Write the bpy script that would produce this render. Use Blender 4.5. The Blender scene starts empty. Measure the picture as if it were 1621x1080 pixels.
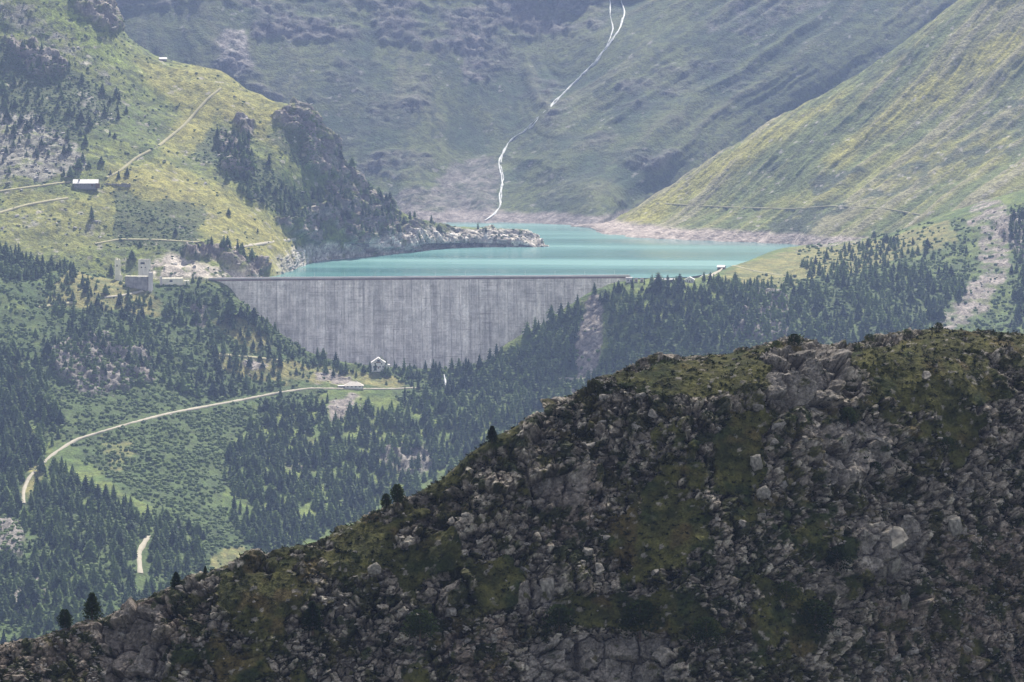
import bpy, bmesh, math, random
import numpy as np
from mathutils import Vector, Matrix

# ------------------------------------------------------------------ camera, light, sky
sc = bpy.context.scene
COL = sc.collection
random.seed(7)
rng = np.random.default_rng(7)
F = 5376.0                      # focal length in units of the 1621 px wide photograph
PITCH = -0.085
CZ = 234.0                      # camera height above the reservoir
cam_d = bpy.data.cameras.new('camera')
cam_d.sensor_width = 36.0
cam_d.lens = 36.0 * F / 1621.0
cam_d.clip_start = 1.0
cam_d.clip_end = 30000.0
cam = bpy.data.objects.new('camera', cam_d)
cam.location = (0, 0, CZ)
cam.rotation_euler = (math.pi / 2 + PITCH, 0, 0)
COL.objects.link(cam)
sc.camera = cam

SUN = Vector((0.12, 0.64, 0.76)).normalized()      # towards the sun: behind the valley, a little right
world = bpy.data.worlds.new('World')
sc.world = world
world.use_nodes = True
wn = world.node_tree
sky = wn.nodes.new('ShaderNodeTexSky')
sky.sky_type = 'NISHITA'
sky.sun_disc = False
sky.sun_elevation = math.asin(SUN.z)
sky.sun_rotation = math.atan2(SUN.x, SUN.y)
sky.altitude = 2200
bg = wn.nodes['Background']
bg.inputs['Strength'].default_value = 0.075
hsv = wn.nodes.new('ShaderNodeHueSaturation')      # a half clouded, milky sky: less blue than a clear one
hsv.inputs['Saturation'].default_value = 0.38
wn.links.new(sky.outputs['Color'], hsv.inputs['Color'])
wn.links.new(hsv.outputs['Color'], bg.inputs['Color'])
sun_d = bpy.data.lights.new('sun', 'SUN')
sun_d.energy = 5.0
sun_d.angle = math.radians(0.5)
sun_d.color = (1.0, 0.93, 0.82)
sun = bpy.data.objects.new('sun', sun_d)
sun.rotation_euler = SUN.to_track_quat('Z', 'Y').to_euler()
COL.objects.link(sun)
sc.view_settings.view_transform = 'Standard'
sc.view_settings.look = 'None'
sc.view_settings.gamma = 1
sc.view_settings.use_curve_mapping = False
sc.view_settings.exposure = 1.03
sc.cycles.use_denoising = True
sc.cycles.max_bounces = 5
sc.cycles.volume_bounces = 0
HAZE_DENSITY = 0.60e-4

# ------------------------------------------------------------------ noise (numpy)
def _h(ix, iy, iz, s):
    h = (ix.astype(np.uint32) * np.uint32(374761393) + iy.astype(np.uint32) * np.uint32(668265263)
         + iz.astype(np.uint32) * np.uint32(2246822519) + np.uint32((s * 3266489917) & 0xffffffff))
    h = (h ^ (h >> np.uint32(15))) * np.uint32(2246822519)
    h = (h ^ (h >> np.uint32(13))) * np.uint32(3266489917)
    h = h ^ (h >> np.uint32(16))
    return (h & np.uint32(0xffffff)).astype(np.float32) / 16777216.0

def vnoise(P, s=0):
    P = P.astype(np.float32)
    i = np.floor(P).astype(np.int64)
    f = P - i
    w = f * f * f * (f * (f * 6 - 15) + 10)
    out = 0
    for a in (0, 1):
        wx = w[..., 0] if a else 1 - w[..., 0]
        for b in (0, 1):
            wy = w[..., 1] if b else 1 - w[..., 1]
            for c in (0, 1):
                wz = w[..., 2] if c else 1 - w[..., 2]
                out = out + wx * wy * wz * _h(i[..., 0] + a, i[..., 1] + b, i[..., 2] + c, s)
    return out * 2 - 1

def fbm(P, octs=4, s=0, ridge=False):
    o = 0; a = 1.0; t = 0
    for k in range(octs):
        n = vnoise(P * (2.03 ** k) + 17.3 * k, s + k)
        if ridge: n = 1 - 2 * np.abs(n)
        o = o + a * n; t += a; a *= 0.52
    return o / t

def worley(P, s=0):
    """nearest cell: its random number, the offset from its point, a random direction, F2-F1"""
    P = P.astype(np.float32)
    i = np.floor(P).astype(np.int64)
    sh = P.shape[:-1]
    f1 = np.full(sh, 9.0, np.float32); f2 = np.full(sh, 9.0, np.float32)
    r = np.zeros(sh, np.float32); off = np.zeros(sh + (3,), np.float32)
    for a in (-1, 0, 1):
        for b in (-1, 0, 1):
            for c in (-1, 0, 1):
                X, Y, Z = i[..., 0] + a, i[..., 1] + b, i[..., 2] + c
                q = _h(X, Y, Z, s)
                q2 = (q * 977.0) % 1.0; q3 = (q * 7919.0) % 1.0
                d = np.stack((P[..., 0] - X - q, P[..., 1] - Y - q2, P[..., 2] - Z - q3), -1)
                dd = np.sqrt((d * d).sum(-1))
                n = dd < f1
                f2 = np.where(n, f1, np.minimum(f2, dd))
                r = np.where(n, (q * 331.0) % 1.0, r)
                off = np.where(n[..., None], d, off)
                f1 = np.where(n, dd, f1)
    g = np.stack(((r * 57.1) % 1.0, (r * 131.7) % 1.0, (r * 291.3) % 1.0), -1) * 2 - 1
    return r, (off * g).sum(-1), f2 - f1

def sstep(a, b, x):
    t = np.clip((x - a) / (b - a), 0, 1)
    return t * t * (3 - 2 * t)

def lerp(a, b, t):
    return a + (b - a) * t

# ------------------------------------------------------------------ photo geometry
FWD = np.array([0, math.cos(PITCH), math.sin(PITCH)])
UPV = np.array([0, -math.sin(PITCH), math.cos(PITCH)])

def zat(v, D):
    yp = (540.0 - v) / F
    ry = FWD[1] + yp * UPV[1]; rz = FWD[2] + yp * UPV[2]
    return CZ + rz * D / ry

def pos(u, D, z):
    t = D * FWD[1] + (z - CZ) * FWD[2]
    return np.stack(((u - 810.5) / F * t, D + 0 * t, z + 0 * t), -1)

def proj(P):
    Q = P - np.array([0, 0, CZ])
    t = Q[..., 1] * FWD[1] + Q[..., 2] * FWD[2]
    up = Q[..., 1] * UPV[1] + Q[..., 2] * UPV[2]
    return 810.5 + F * Q[..., 0] / t, 540 - F * up / t

def lakeD(v):
    yp = (540.0 - v) / F
    return -CZ * (FWD[1] + yp * UPV[1]) / (FWD[2] + yp * UPV[2])

def pchip(xk, yk, x):
    xk = np.asarray(xk, float); yk = np.asarray(yk, float)
    h = np.diff(xk); d = np.diff(yk) / h
    m = np.zeros_like(yk); m[0] = d[0]; m[-1] = d[-1]
    for i in range(1, len(xk) - 1):
        m[i] = 0 if d[i - 1] * d[i] <= 0 else 2 * d[i - 1] * d[i] / (d[i - 1] + d[i])
    i = np.clip(np.searchsorted(xk, x) - 1, 0, len(h) - 1)
    t = np.clip((x - xk[i]) / h[i], 0, 1); H = h[i]
    return ((2 * t**3 - 3 * t**2 + 1) * yk[i] + (t**3 - 2 * t**2 + t) * H * m[i]
            + (-2 * t**3 + 3 * t**2) * yk[i + 1] + (t**3 - t**2) * H * m[i + 1])

def line(us, pts, mode='v'):
    """pts: (u, v, D) or with mode 'z' (u, D, z) -> arrays D, z over the columns"""
    u = [p[0] for p in pts]
    if mode == 'v':
        return pchip(u, [p[2] for p in pts], us), pchip(u, [zat(p[1], p[2]) for p in pts], us)
    return pchip(u, [p[1] for p in pts], us), pchip(u, [p[2] for p in pts], us)

# ------------------------------------------------------------------ masks drawn over each landform
MX0, MY0, MS = -240, -340, 4.0
MW, MH = 530, 440
def raster(polys, blur=2):
    m = np.zeros((MH, MW), np.float32)
    X, Y = np.meshgrid(MX0 + (np.arange(MW) + .5) * MS, MY0 + (np.arange(MH) + .5) * MS)
    for poly in polys:
        val = 1.0
        if isinstance(poly, tuple): val, poly = poly
        ins = np.zeros_like(X, bool)
        n = len(poly)
        for k in range(n):
            x1, y1 = poly[k]; x2, y2 = poly[(k + 1) % n]
            if y1 == y2: continue
            c = ((y1 > Y) != (y2 > Y)) & (X < (x2 - x1) * (Y - y1) / (y2 - y1) + x1)
            ins ^= c
        m = np.where(ins, np.maximum(m, val), m)
    for _ in range(blur):
        m = (m + np.roll(m, 1, 0) + np.roll(m, -1, 0) + np.roll(m, 1, 1) + np.roll(m, -1, 1)) / 5
    return m

def rs(m, u, v):
    x = np.clip((u - MX0) / MS - .5, 0, MW - 1.01); y = np.clip((v - MY0) / MS - .5, 0, MH - 1.01)
    i = x.astype(int); j = y.astype(int); a = x - i; b = y - j
    return ((m[j, i] * (1 - a) + m[j, i + 1] * a) * (1 - b) + (m[j + 1, i] * (1 - a) + m[j + 1, i + 1] * a) * b)

# ------------------------------------------------------------------ terrain sheets
class Sheet:
    def __init__(self, u0, u1, nc, lines, rows):
        us = np.linspace(u0, u1, nc)
        L = [l(us) for l in lines]
        D = np.array([l[0] for l in L]); Z = np.array([l[1] for l in L])
        ch = np.sqrt(np.diff(D, axis=0) ** 2 + np.diff(Z, axis=0) ** 2) + 1e-3
        def slopes(Yv):
            d = np.diff(Yv, axis=0) / ch
            m = np.zeros_like(Yv); m[0] = d[0]; m[-1] = d[-1]
            p = d[:-1] * d[1:]
            m[1:-1] = np.where(p <= 0, 0.5 * 0, 2 * p / np.where(np.abs(d[:-1] + d[1:]) < 1e-9, 1e-9, d[:-1] + d[1:]))
            return m
        mD, mZ = slopes(D), slopes(Z)
        RD, RZ = [], []
        for k, n in enumerate(rows):
            for t in np.arange(n) / n:
                def her(Yv, m):
                    H = ch[k]
                    return ((2*t**3 - 3*t**2 + 1) * Yv[k] + (t**3 - 2*t**2 + t) * H * m[k]
                            + (-2*t**3 + 3*t**2) * Yv[k+1] + (t**3 - t**2) * H * m[k+1])
                RD.append(her(D, mD)); RZ.append(her(Z, mZ))
        RD.append(D[-1]); RZ.append(Z[-1])
        RD = np.array(RD); RZ = np.array(RZ)
        self.P = pos(us[None, :] + 0 * RD, RD, RZ)
        self.u0, self.u1, self.nc = u0, u1, nc
        self.u, self.v = proj(self.P)
        self.P0 = self.P.copy()
        self.update()
    def update(self):
        du = np.gradient(self.P, axis=1); dv = np.gradient(self.P, axis=0)
        n = np.cross(dv, du)
        n /= np.linalg.norm(n, axis=-1, keepdims=True) + 1e-9
        n *= np.sign(n[..., 2:3] + 1e-9)
        self.N = n
        self.pu, self.pv = proj(self.P)
    def push(self, h, N=None):
        self.P = self.P + (self.N if N is None else N) * h[..., None]
        self.update()
    def at(self, u, v):
        c = int(round((u - self.u0) / (self.u1 - self.u0) * (self.nc - 1)))
        c = max(0, min(self.nc - 1, c))
        pv = self.pv[:, c]; P = self.P[:, c]
        a = pv[:-1] - v; b = pv[1:] - v
        idx = np.nonzero(a * b <= 0)[0]
        if len(idx) == 0:
            i = int(np.argmin(np.abs(pv - v)))
            return P[i].copy(), self.N[i, c].copy()
        i = idx[np.argmin(P[idx, 1])]
        t = a[i] / (a[i] - b[i] + 1e-9)
        q = P[i] * (1 - t) + P[i + 1] * t
        q = q.copy(); tt = (q[1] * FWD[1] + (q[2] - CZ) * FWD[2]); q[0] = (u - 810.5) / F * tt
        return q, self.N[i, c].copy()
    def ground(self, x, y):
        """height of the sheet under a world point"""
        d = (self.P[..., 0] - x) ** 2 + (self.P[..., 1] - y) ** 2
        return self.P.reshape(-1, 3)[int(np.argmin(d))][2]
    def build(self, name, mat, color, smooth=True, label=None):
        nr, nc = self.P.shape[:2]
        i = np.arange(nr * nc).reshape(nr, nc)
        f = np.stack((i[:-1, :-1], i[:-1, 1:], i[1:, 1:], i[1:, :-1]), -1).reshape(-1, 4)
        a, b, c = self.P[0, 0], self.P[0, 1], self.P[1, 1]
        if np.cross(b - a, c - a)[2] < 0: f = f[:, ::-1]
        o = mesh_np(name, self.P.reshape(-1, 3), f, mat, smooth)
        color = color.reshape(-1, color.shape[-1]); g_ = color.mean(-1, keepdims=True)
        add_color(o.data, g_ + (color - g_) * 1.18)
        o['kind'] = 'structure'
        if label: o['label'] = label
        return o

def mesh_np(name, V, Fc, mat, smooth=False, parent=None):
    me = bpy.data.meshes.new(name)
    n = Fc.shape[1]
    me.vertices.add(len(V)); me.vertices.foreach_set('co', np.ascontiguousarray(V, np.float32).ravel())
    me.loops.add(Fc.size); me.loops.foreach_set('vertex_index', np.ascontiguousarray(Fc, np.int32).ravel())
    me.polygons.add(len(Fc))
    me.polygons.foreach_set('loop_start', np.arange(len(Fc), dtype=np.int32) * n)
    me.polygons.foreach_set('loop_total', np.full(len(Fc), n, np.int32))
    me.polygons.foreach_set('use_smooth', np.full(len(Fc), smooth, bool))
    me.update(calc_edges=True)
    me.materials.append(mat)
    o = bpy.data.objects.new(name, me)
    COL.objects.link(o)
    if parent: o.parent = parent
    return o

def add_color(me, c):
    at = me.color_attributes.new('col', 'FLOAT_COLOR', 'POINT')
    d = np.ones((len(me.vertices), 4), np.float32)
    d[:, :3] = np.clip(c, 0.004, 0.9)
    at.data.foreach_set('color', d.ravel())

def tag(o, label=None, cat=None, group=None, kind=None):
    if label: o['label'] = label
    if cat: o['category'] = cat
    if group: o['group'] = group
    if kind: o['kind'] = kind
    return o

# ------------------------------------------------------------------ materials
def new_mat(name):
    m = bpy.data.materials.new(name); m.use_nodes = True
    b = m.node_tree.nodes['Principled BSDF']
    b.inputs['Roughness'].default_value = 0.9
    b.inputs['Specular IOR Level'].default_value = 0.15
    return m, m.node_tree, b

def ground_mat(name, scales, var=0.45, bump=0.8, bdist=1.0):
    """vertex colour (what grows or lies there) varied by two noises, with relief"""
    m, nt, b = new_mat(name)
    N, L = nt.nodes, nt.links
    at = N.new('ShaderNodeVertexColor'); at.layer_name = 'col'
    geo = N.new('ShaderNodeNewGeometry')
    prev = at.outputs['Color']
    hs = None
    for k, s in enumerate(scales):
        n = N.new('ShaderNodeTexNoise'); n.inputs['Scale'].default_value = 1.0 / s
        n.inputs['Detail'].default_value = 4; n.inputs['Roughness'].default_value = 0.65
        L.new(geo.outputs['Position'], n.inputs['Vector'])
        mr = N.new('ShaderNodeMapRange')
        mr.inputs['From Min'].default_value = 0.3; mr.inputs['From Max'].default_value = 0.7
        mr.inputs['To Min'].default_value = 1 - var; mr.inputs['To Max'].default_value = 1 + var
        L.new(n.outputs['Fac'], mr.inputs['Value'])
        mx = N.new('ShaderNodeMix'); mx.data_type = 'RGBA'; mx.blend_type = 'MULTIPLY'
        mx.inputs['Factor'].default_value = 1
        L.new(prev, mx.inputs['A']); L.new(mr.outputs['Result'], mx.inputs['B'])
        prev = mx.outputs['Result']
        hs = n if hs is None else hs
    L.new(prev, b.inputs['Base Color'])
    bp = N.new('ShaderNodeBump'); bp.inputs['Strength'].default_value = bump
    bp.inputs['Distance'].default_value = bdist
    L.new(hs.outputs['Fac'], bp.inputs['Height']); L.new(bp.outputs['Normal'], b.inputs['Normal'])
    return m

def plain_mat(name, col, rough=0.8, var=0.2, scale=1.0, stretch=None, col2=None, spec=0.2):
    m, nt, b = new_mat(name)
    N, L = nt.nodes, nt.links
    b.inputs['Roughness'].default_value = rough
    b.inputs['Specular IOR Level'].default_value = spec
    tc = N.new('ShaderNodeTexCoord')
    mp = N.new('ShaderNodeMapping')
    if stretch: mp.inputs['Scale'].default_value = stretch
    L.new(tc.outputs['Object'], mp.inputs['Vector'])
    n = N.new('ShaderNodeTexNoise'); n.inputs['Scale'].default_value = scale; n.inputs['Detail'].default_value = 5
    L.new(mp.outputs['Vector'], n.inputs['Vector'])
    r = N.new('ShaderNodeValToRGB')
    c2 = col2 or tuple(c * (1 - var) for c in col)
    r.color_ramp.elements[0].position = 0.32; r.color_ramp.elements[0].color = (*c2, 1)
    r.color_ramp.elements[1].position = 0.66
    r.color_ramp.elements[1].color = (*tuple(min(0.9, c * (1 + var)) for c in col), 1)
    L.new(n.outputs['Fac'], r.inputs['Fac']); L.new(r.outputs['Color'], b.inputs['Base Color'])
    return m

def leaf_mat(name, dark, light, per_object):
    m, nt, b = new_mat(name)
    N, L = nt.nodes, nt.links
    r = N.new('ShaderNodeValToRGB')
    r.color_ramp.elements[0].color = (*dark, 1); r.color_ramp.elements[1].color = (*light, 1)
    if per_object:
        oi = N.new('ShaderNodeObjectInfo'); src = oi.outputs['Random']
    else:
        a = N.new('ShaderNodeVertexColor'); a.layer_name = 'col'
        sp = N.new('ShaderNodeSeparateColor'); L.new(a.outputs['Color'], sp.inputs['Color']); src = sp.outputs['Red']
    geo = N.new('ShaderNodeNewGeometry')
    n = N.new('ShaderNodeTexNoise'); n.inputs['Scale'].default_value = 0.7; n.inputs['Detail'].default_value = 3
    L.new(geo.outputs['Position'], n.inputs['Vector'])
    ad = N.new('ShaderNodeMath'); ad.operation = 'ADD'
    ml = N.new('ShaderNodeMath'); ml.operation = 'MULTIPLY_ADD'
    ml.inputs[1].default_value = 0.8; ml.inputs[2].default_value = -0.4
    L.new(n.outputs['Fac'], ml.inputs[0]); L.new(src, ad.inputs[0]); L.new(ml.outputs[0], ad.inputs[1])
    L.new(ad.outputs[0], r.inputs['Fac']); L.new(r.outputs['Color'], b.inputs['Base Color'])
    b.inputs['Roughness'].default_value = 0.75
    tl = N.new('ShaderNodeBsdfTranslucent'); ms = N.new('ShaderNodeMixShader'); ms.inputs[0].default_value = 0.42
    L.new(r.outputs['Color'], tl.inputs['Color']); L.new(b.outputs['BSDF'], ms.inputs[1]); L.new(tl.outputs['BSDF'], ms.inputs[2])
    L.new(ms.outputs['Shader'], N['Material Output'].inputs['Surface'])
    return m

M = {}
M['far'] = ground_mat('far_slope_ground', (4.0, 15.0), 0.42, 1.0, 3.0)
M['mid'] = ground_mat('hillside_ground', (2.6, 11.0), 0.45, 0.9, 2.0)
M['near'] = ground_mat('ridge_ground', (0.5, 2.2), 0.45, 1.0, 0.4)
M['crown'] = leaf_mat('conifer_needles', (0.030, 0.062, 0.026), (0.145, 0.215, 0.072), True)
M['forest'] = leaf_mat('forest_needles', (0.030, 0.062, 0.026), (0.145, 0.215, 0.072), False)
M['scrub'] = leaf_mat('alder_scrub_leaves', (0.075, 0.125, 0.048), (0.190, 0.260, 0.095), False)
M['juniper'] = leaf_mat('juniper_needles', (0.012, 0.020, 0.010), (0.045, 0.058, 0.020), False)
M['pine'] = leaf_mat('pine_needles', (0.012, 0.024, 0.010), (0.050, 0.072, 0.024), True)
M['bark'] = plain_mat('bark', (0.11, 0.08, 0.06), 0.95, 0.3, 2.0)
M['rock'] = plain_mat('boulder_rock', (0.285, 0.265, 0.24), 0.9, 0.25, 4.0, None, (0.12, 0.11, 0.10))
M['palerock'] = plain_mat('pale_boulder_rock', (0.30, 0.28, 0.245), 0.9, 0.2, 5.0, None, (0.12, 0.11, 0.10))
M['farrock'] = plain_mat('hillside_rock', (0.30, 0.29, 0.28), 0.9, 0.2, 0.4)
M['gravel'] = plain_mat('gravel_road', (0.37, 0.34, 0.275), 0.95, 0.1, 0.15)
M['track'] = plain_mat('grassy_track', (0.33, 0.31, 0.19), 0.95, 0.12, 0.2)
M['white'] = plain_mat('white_plaster', (0.72, 0.71, 0.68), 0.8, 0.06, 0.6)
M['roofpale'] = plain_mat('pale_metal_roof', (0.72, 0.70, 0.70), 0.55, 0.06, 0.8)
M['wallgrey'] = plain_mat('stained_grey_concrete', (0.30, 0.28, 0.28), 0.95, 0.3, 0.3)
M['tanroof'] = plain_mat('weathered_tan_roof', (0.52, 0.48, 0.43), 0.75, 0.12, 0.8)
M['greyroof'] = plain_mat('grey_roof', (0.42, 0.42, 0.43), 0.7, 0.12, 0.8)
M['stone'] = plain_mat('dark_stone_wall', (0.22, 0.21, 0.21), 0.95, 0.3, 0.9)
M['concrete'] = plain_mat('old_concrete', (0.66, 0.63, 0.58), 0.9, 0.2, 0.35, (1, 1, 0.35))
M['sand'] = plain_mat('pale_lime_concrete', (0.80, 0.76, 0.62), 0.9, 0.12, 0.3)
M['glass'] = plain_mat('dark_window', (0.03, 0.035, 0.045), 0.2, 0.2, 1.0, None, None, 0.5)
M['wood'] = plain_mat('brown_timber', (0.17, 0.11, 0.075), 0.85, 0.2, 1.2)
M['foam'] = plain_mat('white_water', (0.52, 0.54, 0.56), 0.5, 0.1, 0.12, None, (0.30, 0.33, 0.34))

# ================================================================== LAND
def L_(pts, mode='v'):
    return lambda us: line(us, pts, mode)
def off(f, dD, dZ):
    def g(us):
        D, Z = f(us)
        a = np.interp(us, *zip(*dD)) if isinstance(dD, list) else dD
        b = np.interp(us, *zip(*dZ)) if isinstance(dZ, list) else dZ
        return D + a, Z + b
    return g

# ---------- far mountain wall behind the reservoir
b_foot = L_([(-240, 4750, 0), (400, 4720, 0), (640, 4700, 0), (700, 4655, 0), (760, 4650, 0), (830, 4640, 0), (900, 4600, 0), (945, 4545, 0), (1000, 4680, 0), (1200, 4800, 0), (1860, 4900, 0)], 'z')
b_1 = L_([(-240, 4850, 80), (400, 4850, 80), (620, 4850, 75), (790, 4940, 80), (900, 4800, 80), (1000, 4790, 80), (1200, 4880, 90), (1860, 5000, 90)], 'z')
b_2 = L_([(-240, 5050, 220), (300, 5000, 220), (450, 5040, 220), (700, 5100, 220), (850, 5190, 220), (1000, 5060, 220), (1200, 5030, 220), (1860, 5150, 220)], 'z')
b_3 = L_([(-240, 5350, 430), (300, 5260, 430), (450, 5330, 430), (700, 5380, 430), (975, 5520, 430), (1080, 5400, 430), (1200, 5320, 430), (1860, 5400, 430)], 'z')
b_4 = L_([(-240, 5560, 640), (1860, 5620, 650)], 'z')
b_5 = L_([(-240, 5900, 400), (1860, 5950, 400)], 'z')
B = Sheet(-150, 1770, 560, [b_5, b_4, b_3, b_2, b_1, b_foot, off(b_foot, -70, -30)], [3, 12, 90, 90, 60, 5])
P = B.P0
w = fbm(P / 260.0, 3, 5)
B.push(8 * w)
Nb = B.N.copy()
gx = P[..., 0] - 1.45 * P[..., 2] * sstep(770, 900, B.u) + 0.5 * P[..., 2] * sstep(560, 300, B.u) + 26 * fbm(P / 120, 3, 8)
gul = fbm(np.stack((gx / 75.0, P[..., 2] / 500.0, P[..., 1] * 0), -1), 3, 14, True)
strk = fbm(np.stack((gx / 26.0, P[..., 2] / 170.0, P[..., 1] / 300.0), -1), 4, 11)
crag = fbm(P / np.array([60, 60, 26.0]), 4, 21)
crag_poly = raster([[(-240, -340), (1200, -340), (1080, -40), (900, 60), (760, 80), (600, 70), (595, 20), (500, 20), (400, 28), (330, 15), (200, 30), (140, 0), (-240, 0)],
                    [(385, 28), (600, 24), (600, 52), (560, 70), (450, 66), (400, 75)],
                    (0.85, [(200, 30), (330, 60), (345, 110), (430, 165), (520, 235), (450, 160), (380, 90), (300, 40)]),
                    (0.7, [(640, 30), (980, 20), (960, 100), (900, 130), (850, 170), (760, 140), (700, 120), (640, 160)]),
                    (0.6, [(520, 60), (680, 100), (700, 200), (680, 300), (560, 280), (480, 160)]),
                    (0.55, [(860, 170), (1180, 60), (1180, 180), (980, 330), (850, 330), (840, 260)])], 5)
bu = B.u + 16 * fbm(P / 40, 3, 31); bv = B.v + 16 * fbm(P / 40, 3, 32)
cr = sstep(0.35, 0.85, rs(crag_poly, bu, bv) * 0.75 + 0.45 * crag)
scree_b = rs(raster([[(355, 50), (385, 45), (400, 110), (380, 125), (330, 105)],
                     (0.8, [(725, 55), (760, 60), (765, 110), (740, 160), (728, 110)]),
                     (0.8, [(620, 312), (680, 285), (760, 240), (795, 260), (790, 330), (770, 352), (640, 356)]),
                     (0.6, [(1130, 20), (1300, -60), (1330, 0), (1190, 60), (1110, 60)])], 3), bu, bv)
wr, wt, we = worley(P / np.array([16, 16, 13.0]), 3)
wr2, wt2, we2 = worley(P / 5.0, 4)
B.push(cr * (4.5 * fbm(P / np.array([22, 22, 60.0]), 5, 41, True) + 3.5 * (wr + wt) + 2.2 * wr2) + 5.5 * strk + 7 * gul + 1.2 * fbm(P / 12, 3, 9) + 2.0 * scree_b * wr2, Nb)
G1 = np.array([0.042, 0.070, 0.034]); G2 = np.array([0.105, 0.128, 0.052]); RK = np.array([0.122, 0.118, 0.108])
cb = lerp(G1, G2, sstep(-0.5, 0.5, fbm(P / 60, 4, 55) + 0.6 * strk + 0.35 * gul)[..., None])
cb = lerp(cb, np.array([0.17, 0.16, 0.12]), (0.45 * sstep(0.12, 0.5, strk))[..., None])
cb = lerp(cb, RK * (0.7 + 0.6 * wr[..., None]), (cr * sstep(-0.3, 0.3, crag + 0.15))[..., None])
cb = lerp(cb, np.where(B.u[..., None] < 430, 1.5, 1.0) * np.array([0.205, 0.19, 0.185]) * (0.6 + 0.8 * wr2[..., None]), (0.85 * sstep(0.35, 0.9, scree_b + 0.4 * fbm(P / 15, 4, 77)))[..., None])
cb = lerp(cb, np.array([0.038, 0.055, 0.034]), (0.75 * sstep(0.05, 0.35, fbm(P / 9, 3, 72) + 0.3 * fbm(P / 50, 2, 73)))[..., None])
fleck = sstep(0.955, 0.985, wr2) * sstep(0.1, 0.4, fbm(P / 26, 2, 71) + 0.1)
cb = lerp(cb, np.array([0.30, 0.29, 0.28]), 0.8 * fleck[..., None])
SH = np.array([0.27, 0.245, 0.235])
cb = lerp(cb, SH * (0.75 + 0.5 * wr2[..., None]), sstep(17, 11, B.P[..., 2] + 5 * fbm(P / 25, 3, 66))[..., None])
B.build('mountain_wall', M['far'], cb * 0.84)

# ---------- the bright slope falling to the right shore
r_top = L_([(900, 361, 4560), (945, 359, 4545), (1000, 332, 4500), (1100, 270, 4480), (1190, 213, 4470), (1280, 160, 4470), (1360, 113, 4480), (1440, 58, 4500), (1520, -2, 4520), (1700, -130, 4560), (1860, -235, 4600)])
r_shore = L_([(900, 4560, -14), (930, 4520, -6), (960, lakeD(371), 0), (1050, lakeD(379), 0), (1150, lakeD(383), 0), (1230, lakeD(386), 0), (1300, lakeD(391), 0), (1400, lakeD(396), 4), (1500, 3960, 20), (1621, 3920, 40), (1860, 3900, 70)], 'z')
r_mid = L_([(900, 4560, -5), (945, 4520, 3), (1000, 4440, 15), (1100, 4340, 30), (1190, 4290, 44), (1300, 4240, 70), (1440, 4230, 105), (1600, 4240, 160), (1860, 4260, 240)], 'z')
R = Sheet(905, 1770, 380, [off(r_top, 220, -160), r_top, r_mid, r_shore, off(r_shore, -70, -30)], [3, 140, 90, 5])
P = R.P0
gz = P[..., 2]
# direction across the fall line of the slope
gm = R.N[:, :, :2].reshape(-1, 2).mean(0); gm /= np.hypot(*gm)
acr = -P[..., 0] * gm[1] + P[..., 1] * gm[0] + 12 * fbm(P / 150, 3, 4)
S1 = fbm(np.stack((acr / 24.0, gz / 260.0, gz * 0), -1), 4, 12) * 1.5
S2 = fbm(np.stack((acr / 8.0, gz / 70.0, gz * 0), -1), 3, 13) * 1.3
Nr = R.N.copy()
wr, wt, we = worley(P / 4.5, 6)
R.push(3.5 * S1 + 1.2 * S2 + 5 * fbm(P / 90, 3, 19) + 1.0 * fbm(P / 10, 3, 20), Nr)
ru = R.u + 10 * fbm(P / 30, 3, 31); rv = R.v + 8 * fbm(P / 30, 3, 32)
darkp = rs(raster([[(1215, 352), (1300, 318), (1360, 330), (1300, 350), (1270, 385), (1225, 375)],
                   [(1280, 275), (1350, 262), (1375, 270), (1310, 300), (1285, 298)],
                   (0.55, [(1360, 290), (1470, 230), (1640, 120), (1821, 80), (1821, 200), (1560, 260), (1450, 300), (1360, 330)]),
                   (0.6, [(1380, 130), (1460, 90), (1440, 60), (1330, 150), (1270, 205), (1330, 170)]),
                   (0.5, [(1290, 215), (1180, 275), (1190, 290), (1340, 210)])], 3), ru, rv)
yel = rs(raster([[(1300, 250), (1440, 140), (1560, 70), (1700, 0), (1700, 60), (1560, 120), (1420, 200), (1320, 265)],
                 [(960, 360), (1190, 222), (1360, 125), (1330, 160), (1160, 270), (1040, 350)],
                 (0.5, [(1200, 330), (1400, 240), (1600, 200), (1600, 260), (1300, 320)])], 3), ru, rv)
gr = lerp(np.array([0.115, 0.14, 0.056]), np.array([0.215, 0.215, 0.085]), sstep(-0.35, 0.35, S1 + 0.3 * fbm(P / 30, 3, 51))[..., None])
gr = lerp(gr, np.array([0.32, 0.30, 0.10]), (0.75 * yel)[..., None])
scr = sstep(0.12, 0.36, S1 * 0.8 + 0.6 * S2 - 0.25 * yel)
gr = lerp(gr, np.array([0.25, 0.23, 0.20]), (0.45 * scr)[..., None])
gr = lerp(gr, np.array([0.065, 0.082, 0.045]), sstep(0.2, 0.6, darkp * (0.7 + 0.8 * fbm(P / 14, 3, 52)))[..., None])
gr = lerp(gr, np.array([0.08, 0.095, 0.05]), (0.45 * sstep(0.1, 0.4, -S2 + 0.3 * fbm(P / 12, 3, 61) - 0.15))[..., None])
fleck = sstep(0.972, 0.99, wr)
gr = lerp(gr, np.array([0.36, 0.34, 0.31]), 0.8 * fleck[..., None])
gr = lerp(gr, np.array([0.33, 0.29, 0.265]) * (0.8 + 0.4 * wr[..., None]), sstep(15, 9.5, R.P[..., 2] + 3 * fbm(P / 25, 3, 66))[..., None])
R.build('right_mountain_slope', M['far'], gr)

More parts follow.
